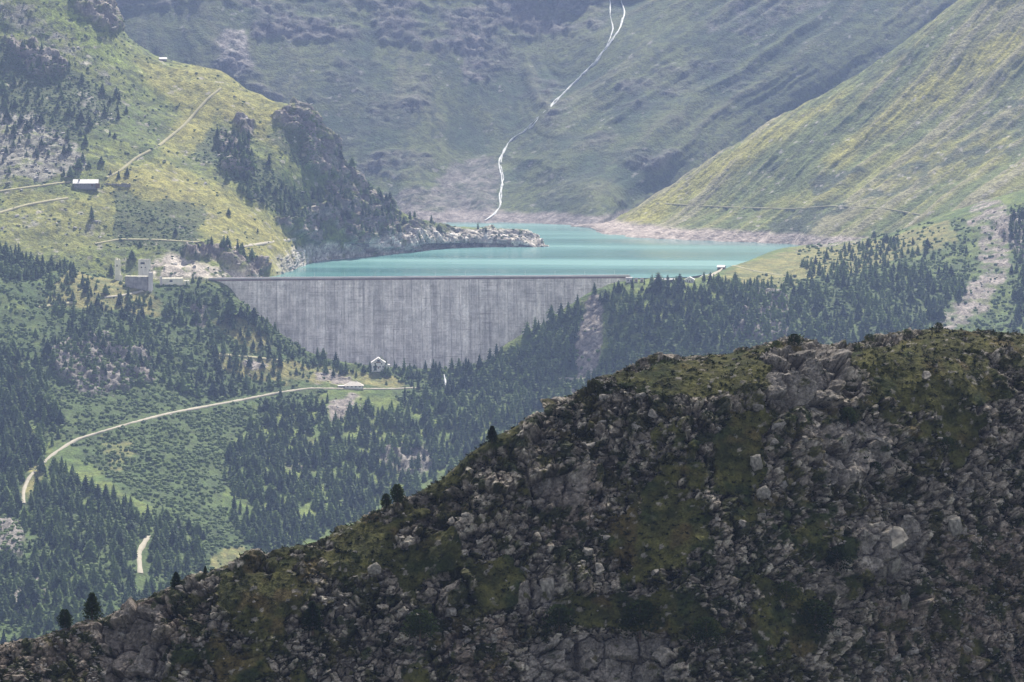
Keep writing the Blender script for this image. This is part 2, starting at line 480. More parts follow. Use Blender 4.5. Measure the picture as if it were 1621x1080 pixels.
# ---------- the hill on the left with its crag and the spit of rock
h_top = L_([(-240, -330, 4150), (0, -140, 4080), (100, -60, 4030), (160, -2, 4000), (190, 45, 3985), (240, 84, 3970), (262, 94, 3960), (345, 112, 3950), (400, 145, 3925), (440, 163, 3900), (470, 166, 3900), (500, 190, 3905), (530, 235, 3925), (555, 275, 3940), (600, 316, 3985), (640, 337, 4030), (690, 354, 4075), (760, 361, 4115), (820, 364, 4115), (848, 374, 4115), (862, 391, 4090), (905, 402, 4080)])
h_m1 = L_([(-240, 60, 3800), (0, 120, 3800), (100, 130, 3800), (200, 170, 3800), (300, 215, 3790), (345, 220, 3800), (400, 240, 3790), (440, 255, 3790), (500, 275, 3850), (530, 295, 3880), (560, 320, 3905), (600, 350, 3950), (640, 365, 3995), (690, 370, 4045), (760, 374, 4085), (820, 376, 4095), (862, 395, 4080), (905, 404, 4070)])
h_m2 = L_([(-240, 270, 3600), (0, 290, 3600), (135, 293, 3610), (220, 290, 3630), (300, 320, 3620), (345, 335, 3620), (400, 355, 3640), (440, 365, 3680), (500, 375, 3800), (530, 380, 3830), (560, 385, 3860), (600, 385, 3920), (640, 388, 3970), (690, 385, 4030), (760, 385, 4075), (820, 386, 4080), (862, 398, 4070), (905, 406, 4060)])
h_sh = L_([(-240, zat(420, 3400) * 0 + 3400, 20), (0, 3440, 24), (100, 3445, 12), (200, 3455, 6), (300, 3450, 3), (345, 3455, 1), (400, 3500, 1), (440, 3560, 0), (500, lakeD(414), 0), (560, lakeD(408), 0), (640, lakeD(400), 0), (700, lakeD(393), 0), (760, lakeD(391), 0), (820, lakeD(391), 0), (860, lakeD(390), -1), (905, 4040, -16)], 'z')
H = Sheet(-150, 905, 600, [off(h_top, 200, -170), h_top, h_m1, h_m2, h_sh, off(h_sh, -60, -38)], [3, 95, 95, 75, 12])
P = H.P0
hu = H.u + 9 * fbm(P / 28, 3, 31); hv = H.v + 9 * fbm(P / 28, 3, 32)
hrock = rs(raster([[(425, 178), (470, 168), (505, 192), (540, 240), (562, 285), (605, 318), (628, 342), (642, 396), (590, 398), (540, 378), (500, 330), (520, 290), (478, 262), (474, 215)],
                   [(340, 214), (388, 214), (398, 250), (404, 280), (350, 270)], [(366, 186), (405, 190), (404, 216), (386, 212)],
                   (0.85, [(108, -10), (165, -10), (198, 56), (168, 50), (120, 14)]), (0.9, [(450, 350), (520, 310), (500, 390), (430, 350)]),
                   (0.8, [(0, 55), (60, 62), (105, 95), (108, 118), (60, 125), (20, 90)]), [(640, 350), (700, 362), (860, 370), (870, 395), (640, 402)],
                   (0.9, [(280, 392), (370, 390), (440, 432), (400, 436), (330, 410), (290, 408)])], 2), hu, hv)
rub = rs(raster([[(-40, 170), (60, 185), (125, 235), (140, 265), (90, 285), (-40, 295)], (0.8, [(105, 140), (150, 150), (195, 200), (150, 190)]),
                 (0.6, [(40, 20), (130, 70), (190, 140), (220, 210), (150, 120), (60, 60)]), (0.5, [(230, 240), (290, 255), (260, 265)]),
                 (0.8, [(-40, -20), (60, 10), (90, 50), (20, 50)]), (0.5, [(0, 330), (160, 345), (180, 380), (0, 370)])], 3), hu, hv)
pale = rs(raster([[(268, 400), (310, 414), (360, 424), (425, 437), (400, 445), (330, 446), (250, 446), (225, 432)]], 1), hu, hv)
lush = rs(raster([[(60, -10), (115, 10), (150, 45), (205, 95), (245, 120), (190, 112), (130, 75), (70, 20)], (0.7, [(700, 352), (780, 356), (800, 368), (720, 366)])], 2), hu, hv)
dry = rs(raster([[(205, 92), (345, 108), (440, 162), (500, 190), (470, 180), (420, 200), (480, 240), (440, 240), (380, 200), (340, 190), (330, 240), (250, 250), (290, 180), (230, 120)],
                 [(170, 262), (260, 255), (340, 290), (400, 325), (455, 370), (505, 425), (430, 438), (370, 400), (300, 360), (230, 330), (160, 310)],
                 (0.6, [(0, 300), (160, 310), (300, 380), (100, 400), (0, 400)])], 4), hu, hv)
shrubby = rs(raster([[(340, 200), (430, 270), (480, 300), (470, 350), (430, 335), (350, 270), (300, 250)], [(480, 190), (500, 240), (470, 270), (420, 215)],
                     (0.8, [(-10, 60), (110, 100), (200, 180), (120, 220), (-10, 190)]), (0.8, [(180, 300), (330, 330), (300, 400), (180, 390)])], 3), hu, hv)
Nh = H.N.copy()
wr, wt, we = worley(P / np.array([13, 13, 17.0]), 3)
wr2, wt2, we2 = worley(P / 5.0, 4)
zc = H.P0[..., 2]
shore = sstep(23, 15, zc + 5 * fbm(P / 22, 3, 66)) * sstep(425, 470, H.u)
rk = sstep(0.3, 0.7, hrock + 0.25 * fbm(P / 14, 3, 44)) * (1 - 0.65 * sstep(640, 690, H.u))
spit = sstep(640, 680, H.u) * sstep(22, 12, zc + 8 * fbm(P / 15, 3, 68))
nb = fbm(P / 40, 3, 18)
H.push(rk * (9 * fbm(P / np.array([22, 22, 36.0]), 4, 41, True) + 5.0 * (wr + wt) + 1.8 * wr2) + 3.5 * nb + 1.0 * fbm(P / 8, 3, 9)
       + 1.6 * np.maximum(rub, shore) * wr2 - 0, Nh)
c = lerp(np.array([0.098, 0.130, 0.046]), np.array([0.160, 0.182, 0.062]), sstep(-0.4, 0.4, fbm(P / 25, 4, 55))[..., None])
c = lerp(c, np.array([0.27, 0.25, 0.095]), (dry * (0.75 + 0.3 * nb))[..., None])
c = lerp(c, np.array([0.17, 0.21, 0.065]), lush[..., None])
c = lerp(c, np.array([0.062, 0.082, 0.040]), (sstep(0.25, 0.6, shrubby + 0.35 * fbm(P / 10, 3, 56)) * 0.85)[..., None])
c = lerp(c, np.array([0.075, 0.092, 0.045]), (0.9 * sstep(0.05, 0.25, fbm(P / 5, 3, 58)) * (1 - 0.55 * dry))[..., None])
c = lerp(c, np.array([0.34, 0.32, 0.28]), (0.8 * sstep(0.93, 0.97, wr2) * sstep(-0.1, 0.3, fbm(P / 20, 3, 74)))[..., None])
c = lerp(c, np.array([0.25, 0.24, 0.215]) * (0.55 + 0.8 * wr2[..., None]), (0.9 * sstep(0.4, 0.8, rub * 0.8 + 0.6 * fbm(P / 11, 4, 57)))[..., None])
c = lerp(c, np.array([0.20, 0.18, 0.165]) * (0.65 + 0.7 * wr[..., None]), (rk * sstep(-0.5, 0.1, fbm(P / 9, 3, 59)))[..., None])
c = lerp(c, np.array([0.58, 0.54, 0.50]) * (0.45 + 0.75 * wr2[..., None]), (shore * sstep(-0.5, -0.1, fbm(P / 10, 3, 67)))[..., None])
c = lerp(c, np.array([0.56, 0.52, 0.46]) * (0.4 + 0.8 * wr2[..., None]), (spit * sstep(-0.35, 0.0, fbm(P / 8, 3, 69)))[..., None])
c = lerp(c, np.array([0.46, 0.42, 0.37]) * (0.75 + 0.4 * wr2[..., None]), (pale * sstep(-0.35, 0.0, fbm(P / 9, 3, 60)))[..., None])
H.build('left_hill', M['mid'], c)

# ---------- the wooded valley in front of the dam, both abutments
vA = L_([(-240, 385, 3395), (0, 403, 3430), (100, 425, 3430), (220, 447, 3430), (300, 447, 3433), (340, 452, 3428), (400, 492, 3412), (450, 532, 3402), (500, 562, 3395), (570, 577, 3390), (640, 582, 3388), (700, 584, 3388), (770, 574, 3392), (800, 546, 3398), (860, 512, 3410), (940, 460, 3432), (990, 444, 3455), (1040, 441, 3470), (1100, 440, 3490), (1140, 427, 3590), (1180, 415, 3680), (1240, 393, 3890), (1300, 387, 3950), (1380, 376, 3890), (1500, 337, 3850), (1621, 300, 3850), (1860, 235, 3850)])
vM = L_([(-240, 480, 3280), (0, 490, 3290), (200, 512, 3315), (340, 512, 3368), (400, 535, 3368), (450, 560, 3370), (500, 582, 3372), (570, 590, 3375), (700, 596, 3372), (800, 582, 3370), (860, 548, 3380), (940, 500, 3400), (1000, 452, 3435), (1100, 452, 3430), (1200, 457, 3440), (1300, 440, 3500), (1400, 428, 3550), (1621, 400, 3600), (1860, 350, 3600)])
vB = L_([(-240, 620, 3120), (0, 620, 3130), (200, 622, 3170), (400, 628, 3265), (560, 616, 3330), (640, 618, 3335), (720, 640, 3310), (800, 650, 3290), (900, 604, 3335), (960, 606, 3325), (1000, 600, 3290), (1200, 580, 3270), (1400, 560, 3280), (1621, 530, 3350), (1860, 500, 3350)])
vC = L_([(-240, 770, 2890), (0, 765, 2900), (200, 745, 2950), (400, 745, 3050), (600, 745, 3130), (800, 730, 3170), (1000, 700, 3150), (1200, 690, 3100), (1621, 680, 3100), (1860, 680, 3100)])
vD = L_([(-240, 910, 2640), (0, 905, 2650), (200, 890, 2700), (400, 885, 2800), (600, 880, 2900), (800, 870, 2960), (1200, 860, 2900), (1860, 860, 2900)])
vE = L_([(-240, 1100, 2380), (400, 1090, 2480), (1000, 1080, 2600), (1860, 1080, 2600)])
V = Sheet(-150, 1770, 680, [off(vA, [(-240, 60), (330, 60), (440, 60), (980, 60), (1100, 60), (1250, 60), (1860, 150)], [(-240, -12), (300, -12), (360, -40), (1000, -45), (1300, -60), (1860, -120)]), vA, vM, vB, vC, vD, vE],
          [4, 60, 75, 65, 55, 14])
P = V.P0
vu = V.u + 10 * fbm(P / 26, 3, 31); vv = V.v + 10 * fbm(P / 26, 3, 32)
vrock = rs(raster([[(75, 555), (150, 530), (240, 560), (235, 615), (140, 625), (90, 600)], [(-40, 815), (38, 825), (36, 885), (-40, 905)],
                   (0.8, [(590, 725), (670, 700), (700, 730), (640, 765)]), (0.9, [(1180, 470), (1240, 470), (1260, 540), (1150, 540)]),
                   [(1570, 360), (1640, 320), (1700, 400), (1621, 420)], (0.7, [(30, 920), (80, 930), (60, 980), (10, 960)])], 3), vu, vv)
vscree = rs(raster([[(925, 468), (948, 462), (955, 490), (945, 600), (905, 600), (915, 530)], [(1575, 395), (1600, 430), (1555, 500), (1500, 530), (1470, 520), (1530, 460)],
                    (0.9, [(1545, 290), (1600, 330), (1600, 430), (1555, 430), (1530, 360)]), (0.9, [(300, 470), (325, 480), (330, 520), (305, 510)]), (0.9, [(380, 575), (400, 565), (430, 575), (400, 592)]),
                    [(215, 590), (245, 585), (250, 605), (220, 610)], (0.95, [(500, 590), (560, 595), (560, 612), (500, 612)]), (0.9, [(510, 635), (575, 625), (560, 650), (520, 680)]),
                    [(880, 612), (940, 604), (900, 630)], (0.8, [(1330, 372), (1400, 370), (1360, 385), (1250, 395)]), (0.7, [(440, 720), (500, 730), (470, 745), (430, 735)])], 2), vu, vv)
vdry = rs(raster([[(340, 560), (480, 575), (640, 600), (640, 615), (480, 612), (350, 590)], [(1150, 425), (1250, 395), (1400, 378), (1500, 345), (1520, 380), (1400, 420), (1300, 440), (1240, 452), (1140, 450)],
                  (0.5, [(150, 690), (220, 700), (200, 750), (160, 740)]), [(325, 880), (390, 868), (400, 900), (340, 910)], (0.9, [(30, 780), (60, 730), (80, 735), (50, 800)]), (0.8, [(470, 695), (510, 690), (500, 710)]),
                  (0.9, [(100, 430), (240, 445), (260, 500), (60, 480)]), (0.7, [(-40, 560), (40, 560), (60, 640), (0, 600)]), (0.8, [(320, 500), (370, 490), (450, 550), (400, 560)])], 3), vu, vv)
Nv = V.N.copy()
wr, wt, we = worley(P / np.array([12, 12, 15.0]), 13)
wr2, wt2, we2 = worley(P / 4.0, 14)
rk = sstep(0.35, 0.7, vrock + 0.25 * fbm(P / 12, 3, 44))
V.push(rk * (6 * fbm(P / np.array([20, 20, 30.0]), 4, 41, True) + 4 * (wr + wt)) + 4.5 * fbm(P / 45, 3, 18) * sstep(0, 60, V.v - np.interp(V.u, [0, 340, 450, 570, 700, 770, 860, 940, 1000, 1600], [380, 452, 532, 577, 584, 574, 512, 460, 444, 300]))
       + 0.8 * fbm(P / 7, 3, 9) + 1.2 * vscree * wr2, Nv)
c = lerp(np.array([0.070, 0.105, 0.036]), np.array([0.125, 0.155, 0.052]), sstep(-0.4, 0.4, fbm(P / 22, 4, 55))[..., None])
scrub_poly = raster([[(190, 590), (430, 655), (370, 700), (350, 800), (410, 870), (330, 880), (230, 800), (100, 700), (140, 640)], (0.9, [(560, 570), (800, 556), (920, 480), (960, 520), (900, 640), (640, 640)]),
             (0.85, [(60, 450), (340, 450), (560, 590), (480, 640), (200, 640), (60, 560)]), (0.6, [(-240, 380), (160, 400), (160, 560), (-240, 700)]), (0.75, [(0, 540), (240, 560), (260, 640), (120, 690), (60, 700)]), (0.5, [(1260, 400), (1560, 340), (1860, 250), (1860, 560), (1500, 560)]),
             (0.7, [(860, 600), (1200, 440), (1500, 440), (1500, 560), (1000, 620)]), (0.7, [(0, 740), (380, 860), (300, 940), (0, 1060), (-240, 1000)])], 2)
under = sstep(0.25, 0.7, rs(scrub_poly, vu, vv) + 0.5 * fbm(P / 16, 4, 64))
c = lerp(c, np.array([0.048, 0.074, 0.030]), (0.8 * under)[..., None])
c = lerp(c, lerp(np.array([0.205, 0.190, 0.085]), np.array([0.115, 0.125, 0.055]), sstep(-0.2, 0.35, fbm(P / 8, 3, 75))[..., None]), (sstep(0.3, 0.8, vdry + 0.45 * fbm(P / 10, 4, 65)) * 0.9)[..., None])
c = lerp(c, np.array([0.19, 0.175, 0.165]) * (0.6 + 0.8 * wr[..., None]), (rk * 0.9)[..., None])
scw = np.where(V.u > 1400, 0.72, 1.0)
c = lerp(c, np.array([0.26, 0.235, 0.215]) * (0.5 + 0.75 * wr2[..., None]), sstep(0.45, 0.8, vscree * scw + 0.55 * fbm(P / 12, 4, 57))[..., None])
V.build('valley_hillside', M['mid'], c)

# ---------- reservoir
def lake_water():
    m, nt, b = new_mat('turquoise_glacier_water')
    N, L = nt.nodes, nt.links
    geo = N.new('ShaderNodeNewGeometry')
    mp = N.new('ShaderNodeMapping'); mp.inputs['Scale'].default_value = (0.0011, 0.0065, 1)
    L.new(geo.outputs['Position'], mp.inputs['Vector'])
    n = N.new('ShaderNodeTexNoise'); n.inputs['Scale'].default_value = 1.0; n.inputs['Detail'].default_value = 2
    L.new(mp.outputs['Vector'], n.inputs['Vector'])
    r = N.new('ShaderNodeValToRGB')
    r.color_ramp.elements[0].position = 0.36; r.color_ramp.elements[0].color = (0.068, 0.205, 0.205, 1)
    r.color_ramp.elements[1].position = 0.66; r.color_ramp.elements[1].color = (0.085, 0.255, 0.238, 1)
    L.new(n.outputs['Fac'], r.inputs['Fac']); L.new(r.outputs['Color'], b.inputs['Base Color'])
    rr = N.new('ShaderNodeMapRange'); rr.inputs['To Min'].default_value = 0.12; rr.inputs['To Max'].default_value = 0.30
    rr.inputs['From Min'].default_value = 0.35; rr.inputs['From Max'].default_value = 0.65
    L.new(n.outputs['Fac'], rr.inputs['Value']); L.new(rr.outputs['Result'], b.inputs['Roughness'])
    b.inputs['Specular IOR Level'].default_value = 0.35
    w = N.new('ShaderNodeTexNoise'); w.inputs['Scale'].default_value = 0.35; w.inputs['Detail'].default_value = 3
    L.new(geo.outputs['Position'], w.inputs['Vector'])
    bp = N.new('ShaderNodeBump'); bp.inputs['Strength'].default_value = 0.35; bp.inputs['Distance'].default_value = 0.25
    L.new(w.outputs['Fac'], bp.inputs['Height']); L.new(bp.outputs['Normal'], b.inputs['Normal'])
    return m
M['lake'] = lake_water()
lp = [(330, 3520), (430, 3500), (980, 3506), (1090, 3530), (1200, 3720), (1330, 4030), (1330, 4200), (1100, 4400), (1000, 4700), (700, 4780), (640, 4300), (420, 3700)]
lv = np.array([pos(np.array(float(a)), np.array(float(d)), np.array(0.0)) for a, d in lp])
me = bpy.data.meshes.new('reservoir_water'); me.from_pydata([tuple(p) for p in lv], [], [list(range(len(lv)))]); me.update()
me.materials.append(M['lake'])
lake = bpy.data.objects.new('reservoir_water', me); COL.objects.link(lake)
lake['kind'] = 'structure'
if me.polygons[0].normal.z < 0: me.flip_normals()

# ---------- dark rocky ridge in the foreground
sil = [(-240, 1090), (0, 1024), (60, 1010), (100, 994), (150, 980), (200, 962), (270, 932), (330, 906), (400, 881), (470, 862), (540, 843), (600, 810), (660, 781), (700, 761), (740, 722), (790, 690), (830, 670), (880, 634), (930, 613), (975, 586), (1000, 575), (1060, 565), (1100, 563), (1150, 563), (1200, 547), (1250, 538), (1310, 543), (1350, 546), (1375, 534), (1420, 528), (1500, 520), (1560, 525), (1621, 530), (1860, 548)]
gD = [(-240, 690), (0, 700), (400, 712), (700, 728), (1000, 752), (1300, 775), (1500, 792), (1860, 805)]
def gline(dv, k, kr=None):
    def g(us):
        v = np.interp(us, *zip(*sil)) + dv
        D = pchip([a for a, _ in gD], [b for _, b in gD], us)
        kk = k if kr is None else k + (kr - k) * sstep(950, 1150, us)
        D = D - kk
        return D, zat(v, D)
    return g
def gbot(vb, kx):
    def g(us):
        vs = np.interp(us, *zip(*sil))
        D = pchip([a for a, _ in gD], [b for _, b in gD], us)
        D = D - 4 - 14 * sstep(950, 1150, us) - (vb - vs) * kx
        return D, zat(vb, D)
    return g
def gmid(fr, kx):
    def g(us):
        vs = np.interp(us, *zip(*sil)) + 30
        vb = vs + (1250 - vs) * fr
        D = pchip([a for a, _ in gD], [b for _, b in gD], us)
        D = D - 7 - 14 * sstep(950, 1150, us) - (vb - vs) * kx
        return D, zat(vb, D)
    return g
def gback(dD, dZ):
    s = gline(0, 0)
    def g(us):
        D, Z = s(us); return D + dD, Z - dZ
    return g
NCG = 1000
Gs = Sheet(-130, 1750, NCG, [gback(160, 190), gback(40, 32), gback(8, 2.5), gline(0, 0), gline(30, 6, 16), gmid(0.35, 0.105), gmid(0.75, 0.095), gmid(1.0, 0.09)], [4, 8, 12, 22, 145, 175, 14])
P = Gs.P0
gw = 12 * fbm(P / 9, 4, 91); gw2 = 12 * fbm(P / 9, 4, 92)
gu = Gs.u + gw; gv = Gs.v + gw2
ggrass = rs(raster([(1.0, [(960, 595), (1100, 568), (1230, 545), (1262, 560), (1205, 600), (1120, 625), (1010, 622)]),
                    (1.0, [(1345, 560), (1500, 515), (1860, 530), (1860, 690), (1600, 640), (1440, 645), (1400, 600)]),
                    (0.95, [(330, 905), (460, 858), (560, 840), (640, 830), (600, 900), (500, 925), (440, 1000), (340, 960)]),
                    (0.8, [(1020, 640), (1110, 690), (1125, 820), (1090, 900), (980, 930), (940, 880), (1030, 760)]),
                    (0.75, [(1130, 680), (1215, 640), (1215, 800), (1130, 780)]), (0.75, [(1480, 640), (1560, 660), (1520, 760), (1480, 700)]),
                    (0.8, [(880, 960), (1060, 940), (1150, 1000), (1060, 1010), (880, 1000)]), (0.7, [(1180, 900), (1300, 940), (1290, 1040), (1180, 1060)]),
                    (0.7, [(330, 990), (430, 980), (500, 1090), (340, 1090)]), (0.75, [(900, 680), (1000, 690), (960, 720)]),
                    (0.7, [(600, 880), (720, 830), (730, 900), (640, 950)]), (0.7, [(1480, 960), (1560, 1000), (1560, 1100), (1480, 1080)]),
                    (0.8, [(740, 900), (800, 880), (850, 960), (760, 980)]), (0.8, [(540, 838), (760, 700), (870, 640), (820, 690), (680, 800), (600, 845)])], 3), gu, gv)
gred = rs(raster([[(715, 990), (800, 985), (800, 1100), (700, 1100)], (0.8, [(1490, 850), (1830, 800), (1830, 960), (1480, 950)]),
                  (0.9, [(1380, 950), (1500, 940), (1830, 980), (1830, 1250), (1370, 1250)]), (0.8, [(860, 770), (960, 740), (950, 850), (860, 870)]), (0.7, [(1000, 760), (1040, 790), (1010, 850)]),
                  (0.7, [(-200, 1050), (320, 930), (330, 1000), (200, 1090), (-200, 1150)])], 4), gu, gv)
gslab = rs(raster([[(1205, 555), (1345, 545), (1350, 580), (1310, 640), (1215, 635)], [(835, 1015), (1060, 1010), (1080, 1100), (830, 1100)],
                   [(1340, 830), (1470, 820), (1470, 900), (1400, 920), (1340, 890)], (0.9, [(845, 750), (935, 745), (925, 800), (860, 810)]), (0.9, [(150, 990), (260, 960), (270, 1080), (170, 1090)]),
                   (0.9, [(815, 930), (880, 920), (880, 970), (820, 970)]), (0.8, [(1280, 680), (1400, 660), (1420, 760), (1300, 770)])], 2), gu, gv)
big = fbm(P / 22, 4, 101)
gn = fbm(P / 7.0, 4, 102)
gmask = sstep(0.42, 0.60, 0.24 + 0.60 * ggrass + 0.42 * big + 0.55 * gn + 0.25 * fbm(P / 3.0, 3, 103) - 0.45 * gslab - 0.25 * gred)
# grass lies where the ground is less steep, rock elsewhere
Ng = Gs.N.copy()
Nsm = Ng * np.array([1, 1.0, 0.6]); Nsm /= np.linalg.norm(Nsm, axis=-1, keepdims=True)
gg = P[..., 0] + 0.35 * P[..., 2] * np.sign(P[..., 0] - 10) + 6 * fbm(P / 25, 3, 111)
ggul = fbm(np.stack((gg / 17.0, P[..., 2] / 60.0, P[..., 1] / 200.0), -1), 4, 112, True)
blocky = sstep(-0.15, 0.25, fbm(P / 14, 3, 113) + 0.6 * gslab)
gmask = np.clip(gmask + 0.55 * sstep(0.0, -0.45, ggul) * (1 - gslab), 0, 1)
Gs.push(3.0 * ggul * sstep(10, 90, Gs.v - np.interp(Gs.u, *zip(*sil))) + 2.6 * fbm(P / 30, 3, 110) * sstep(-1, 60, Gs.v - np.interp(Gs.u, *zip(*sil))) + 1.6 * gn * (1 - gmask) + 0.5 * gn * gmask, Nsm)
Pw = P + 0.9 * np.stack((fbm(P / 2.2, 3, 1), fbm(P / 2.2, 3, 2), fbm(P / 2.2, 3, 3)), -1)
aw = np.array([1.0, 1.0, 0.8])
cs_, sn_ = math.cos(0.6), math.sin(0.6)
Pb = np.stack((Pw[..., 0] * cs_ + Pw[..., 2] * sn_, Pw[..., 1], (-Pw[..., 0] * sn_ + Pw[..., 2] * cs_) * 1.25), -1)   # slightly slanting blocks
r1, t1, e1 = worley(Pb / 6.5, 120)
r2, t2, e2 = worley(Pb / 2.3, 121)
r3, t3, e3 = worley(Pw / 0.95, 122)
rock = 1 - gmask
fine = 1 - 0.55 * sstep(0.3, 0.7, gred)
hgt = (rock * ((0.5 + 1.1 * blocky) * (2.2 * (r1 - 0.5) + 2.0 * t1 - 1.1 * sstep(0.10, 0.0, e1)) + fine * (1.25 - 0.75 * blocky) * (1.1 * (r2 - 0.5) + 1.25 * t2 - 0.75 * sstep(0.14, 0.0, e2)) * (1 - 0.6 * gslab)
               + (0.36 * (r3 - 0.5) + 0.46 * t3 - 0.14 * sstep(0.16, 0, e3)) * (1 - 0.5 * gslab))
       + (1 - rock) * (0.30 * fbm(P / 1.3, 3, 130) + 0.10 * r3))
edge = sstep(-8, 16, Gs.v - np.interp(Gs.u, *zip(*sil)))
hgt = hgt * (0.35 + 0.65 * edge)
Gs.push(hgt, Nsm)
grassA = lerp(np.array([0.042, 0.046, 0.020]), np.array([0.100, 0.098, 0.040]), sstep(-0.5, 0.5, fbm(P / 3.5, 4, 140) + 0.5 * big)[..., None])
grassA = lerp(grassA, np.array([0.115, 0.085, 0.045]), (0.6 * sstep(0.1, 0.5, fbm(P / 6, 3, 141)))[..., None])
heath = lerp(grassA, np.array([0.036, 0.046, 0.019]), sstep(-0.05, 0.35, fbm(P / 5, 4, 142) - 0.35 * ggrass + 0.15)[..., None])
rc = np.array([0.285, 0.255, 0.222]) * (0.5 + 0.55 * r2 + 0.4 * r1)[..., None]
rc = rc * (0.78 + 0.4 * sstep(-0.4, 0.4, fbm(P / 10, 3, 114)))[..., None]
rc = lerp(rc, np.array([0.48, 0.445, 0.385]), (0.85 * sstep(0.74, 0.9, r3 * 0.6 + r2 * 0.5))[..., None])
rc = lerp(rc, np.array([0.235, 0.19, 0.16]) * (0.5 + 0.9 * r3[..., None]), (0.6 * sstep(0.3, 0.7, gred + 0.3 * gn))[..., None])
rc = lerp(rc, np.array([0.235, 0.22, 0.21]) * (0.8 + 0.4 * r1[..., None]), (0.6 * gslab)[..., None])
rc = lerp(rc, np.array([0.035, 0.035, 0.02]), (0.7 * sstep(0.16, 0.03, e2) * (1 - gslab * .5))[..., None])  # cracks between blocks darkened in colour, as crevice shade
rc = lerp(rc, heath, (0.9 * sstep(0.0, 0.16, fbm(P / 2.4, 4, 143) + 0.02 - 0.4 * gslab + 0.02 * gred))[..., None])
cg = lerp(heath, rc, sstep(0.3, 0.7, rock)[..., None])
# single stones lying in the grass
cg = lerp(cg, np.array([0.27, 0.25, 0.225]), (gmask * sstep(0.94, 0.97, r3) * 0.8)[..., None])
Gs.build('foreground_ridge', M['near'], cg, smooth=False)

# ---------- the valley floor far below, closing the land
me = bpy.data.meshes.new('valley_floor')
me.from_pydata([(-2400, -300, -300), (2400, -300, -300), (2400, 6100, -300), (-2400, 6100, -300)], [], [(0, 1, 2, 3)])
me.materials.append(plain_mat('valley_floor_grass', (0.08, 0.10, 0.045), 0.95, 0.3, 0.02))
o = bpy.data.objects.new('valley_floor', me); COL.objects.link(o); o['kind'] = 'structure'

# ================================================================== THINGS
def empty(name, loc, rz=0.0, label=None, cat=None, group=None):
    o = bpy.data.objects.new(name, None); o.location = loc; o.rotation_euler = (0, 0, rz)
    o.empty_display_size = 1.0
    COL.objects.link(o)
    return tag(o, label, cat, group)

def link_mesh(name, me, parent=None, loc=None):
    o = bpy.data.objects.new(name, me); COL.objects.link(o)
    if parent is not None: o.parent = parent
    if loc is not None: o.location = loc
    return o

def from_py(name, V_, F_, mat, parent=None, smooth=False):
    me = bpy.data.meshes.new(name); me.from_pydata([tuple(v) for v in V_], [], F_)
    me.materials.append(mat)
    if smooth:
        for p in me.polygons: p.use_smooth = True
    me.update()
    return link_mesh(name, me, parent)

def boxes(name, mat, parent, blist, taper=0.0):
    """blist: (cx, cy, z0, sx, sy, h) one or several joined boxes that form one part"""
    V_, F_ = [], []
    for (cx, cy, z0, sx, sy, h) in blist:
        k = len(V_)
        for z, s in ((z0, 1.0), (z0 + h, 1.0 - taper)):
            for a, b in ((-1, -1), (1, -1), (1, 1), (-1, 1)):
                V_.append((cx + a * sx / 2 * s, cy + b * sy / 2 * s, z))
        F_ += [(k, k + 3, k + 2, k + 1), (k + 4, k + 5, k + 6, k + 7), (k, k + 1, k + 5, k + 4),
               (k + 1, k + 2, k + 6, k + 5), (k + 2, k + 3, k + 7, k + 6), (k + 3, k, k + 4, k + 7)]
    return from_py(name, V_, F_, mat, parent)

def window(parent, x, y, z, w, h, nrm='y', frame=None):
    """window in a wall whose outside face is at y (facing -y) or at x (facing +x)"""
    t = 0.12
    if nrm == 'y':
        fr = boxes('window', frame or M['greyroof'], parent, [(x - w/2, y - 0.03, z, t, 0.25, h), (x + w/2, y - 0.03, z, t, 0.25, h),
                   (x, y - 0.03, z - t, w + t, 0.25, t), (x, y - 0.03, z + h, w + t, 0.25, t)])
        boxes('pane', M['glass'], fr, [(x, y, z, w - t, 0.10, h)])
    else:
        fr = boxes('window', frame or M['greyroof'], parent, [(x + 0.03, y - w/2, z, 0.25, t, h), (x + 0.03, y + w/2, z, 0.25, t, h),
                   (x + 0.03, y, z - t, 0.25, w + t, t), (x + 0.03, y, z + h, 0.25, w + t, t)])
        boxes('pane', M['glass'], fr, [(x, y, z, 0.10, w - t, h)])
    return fr

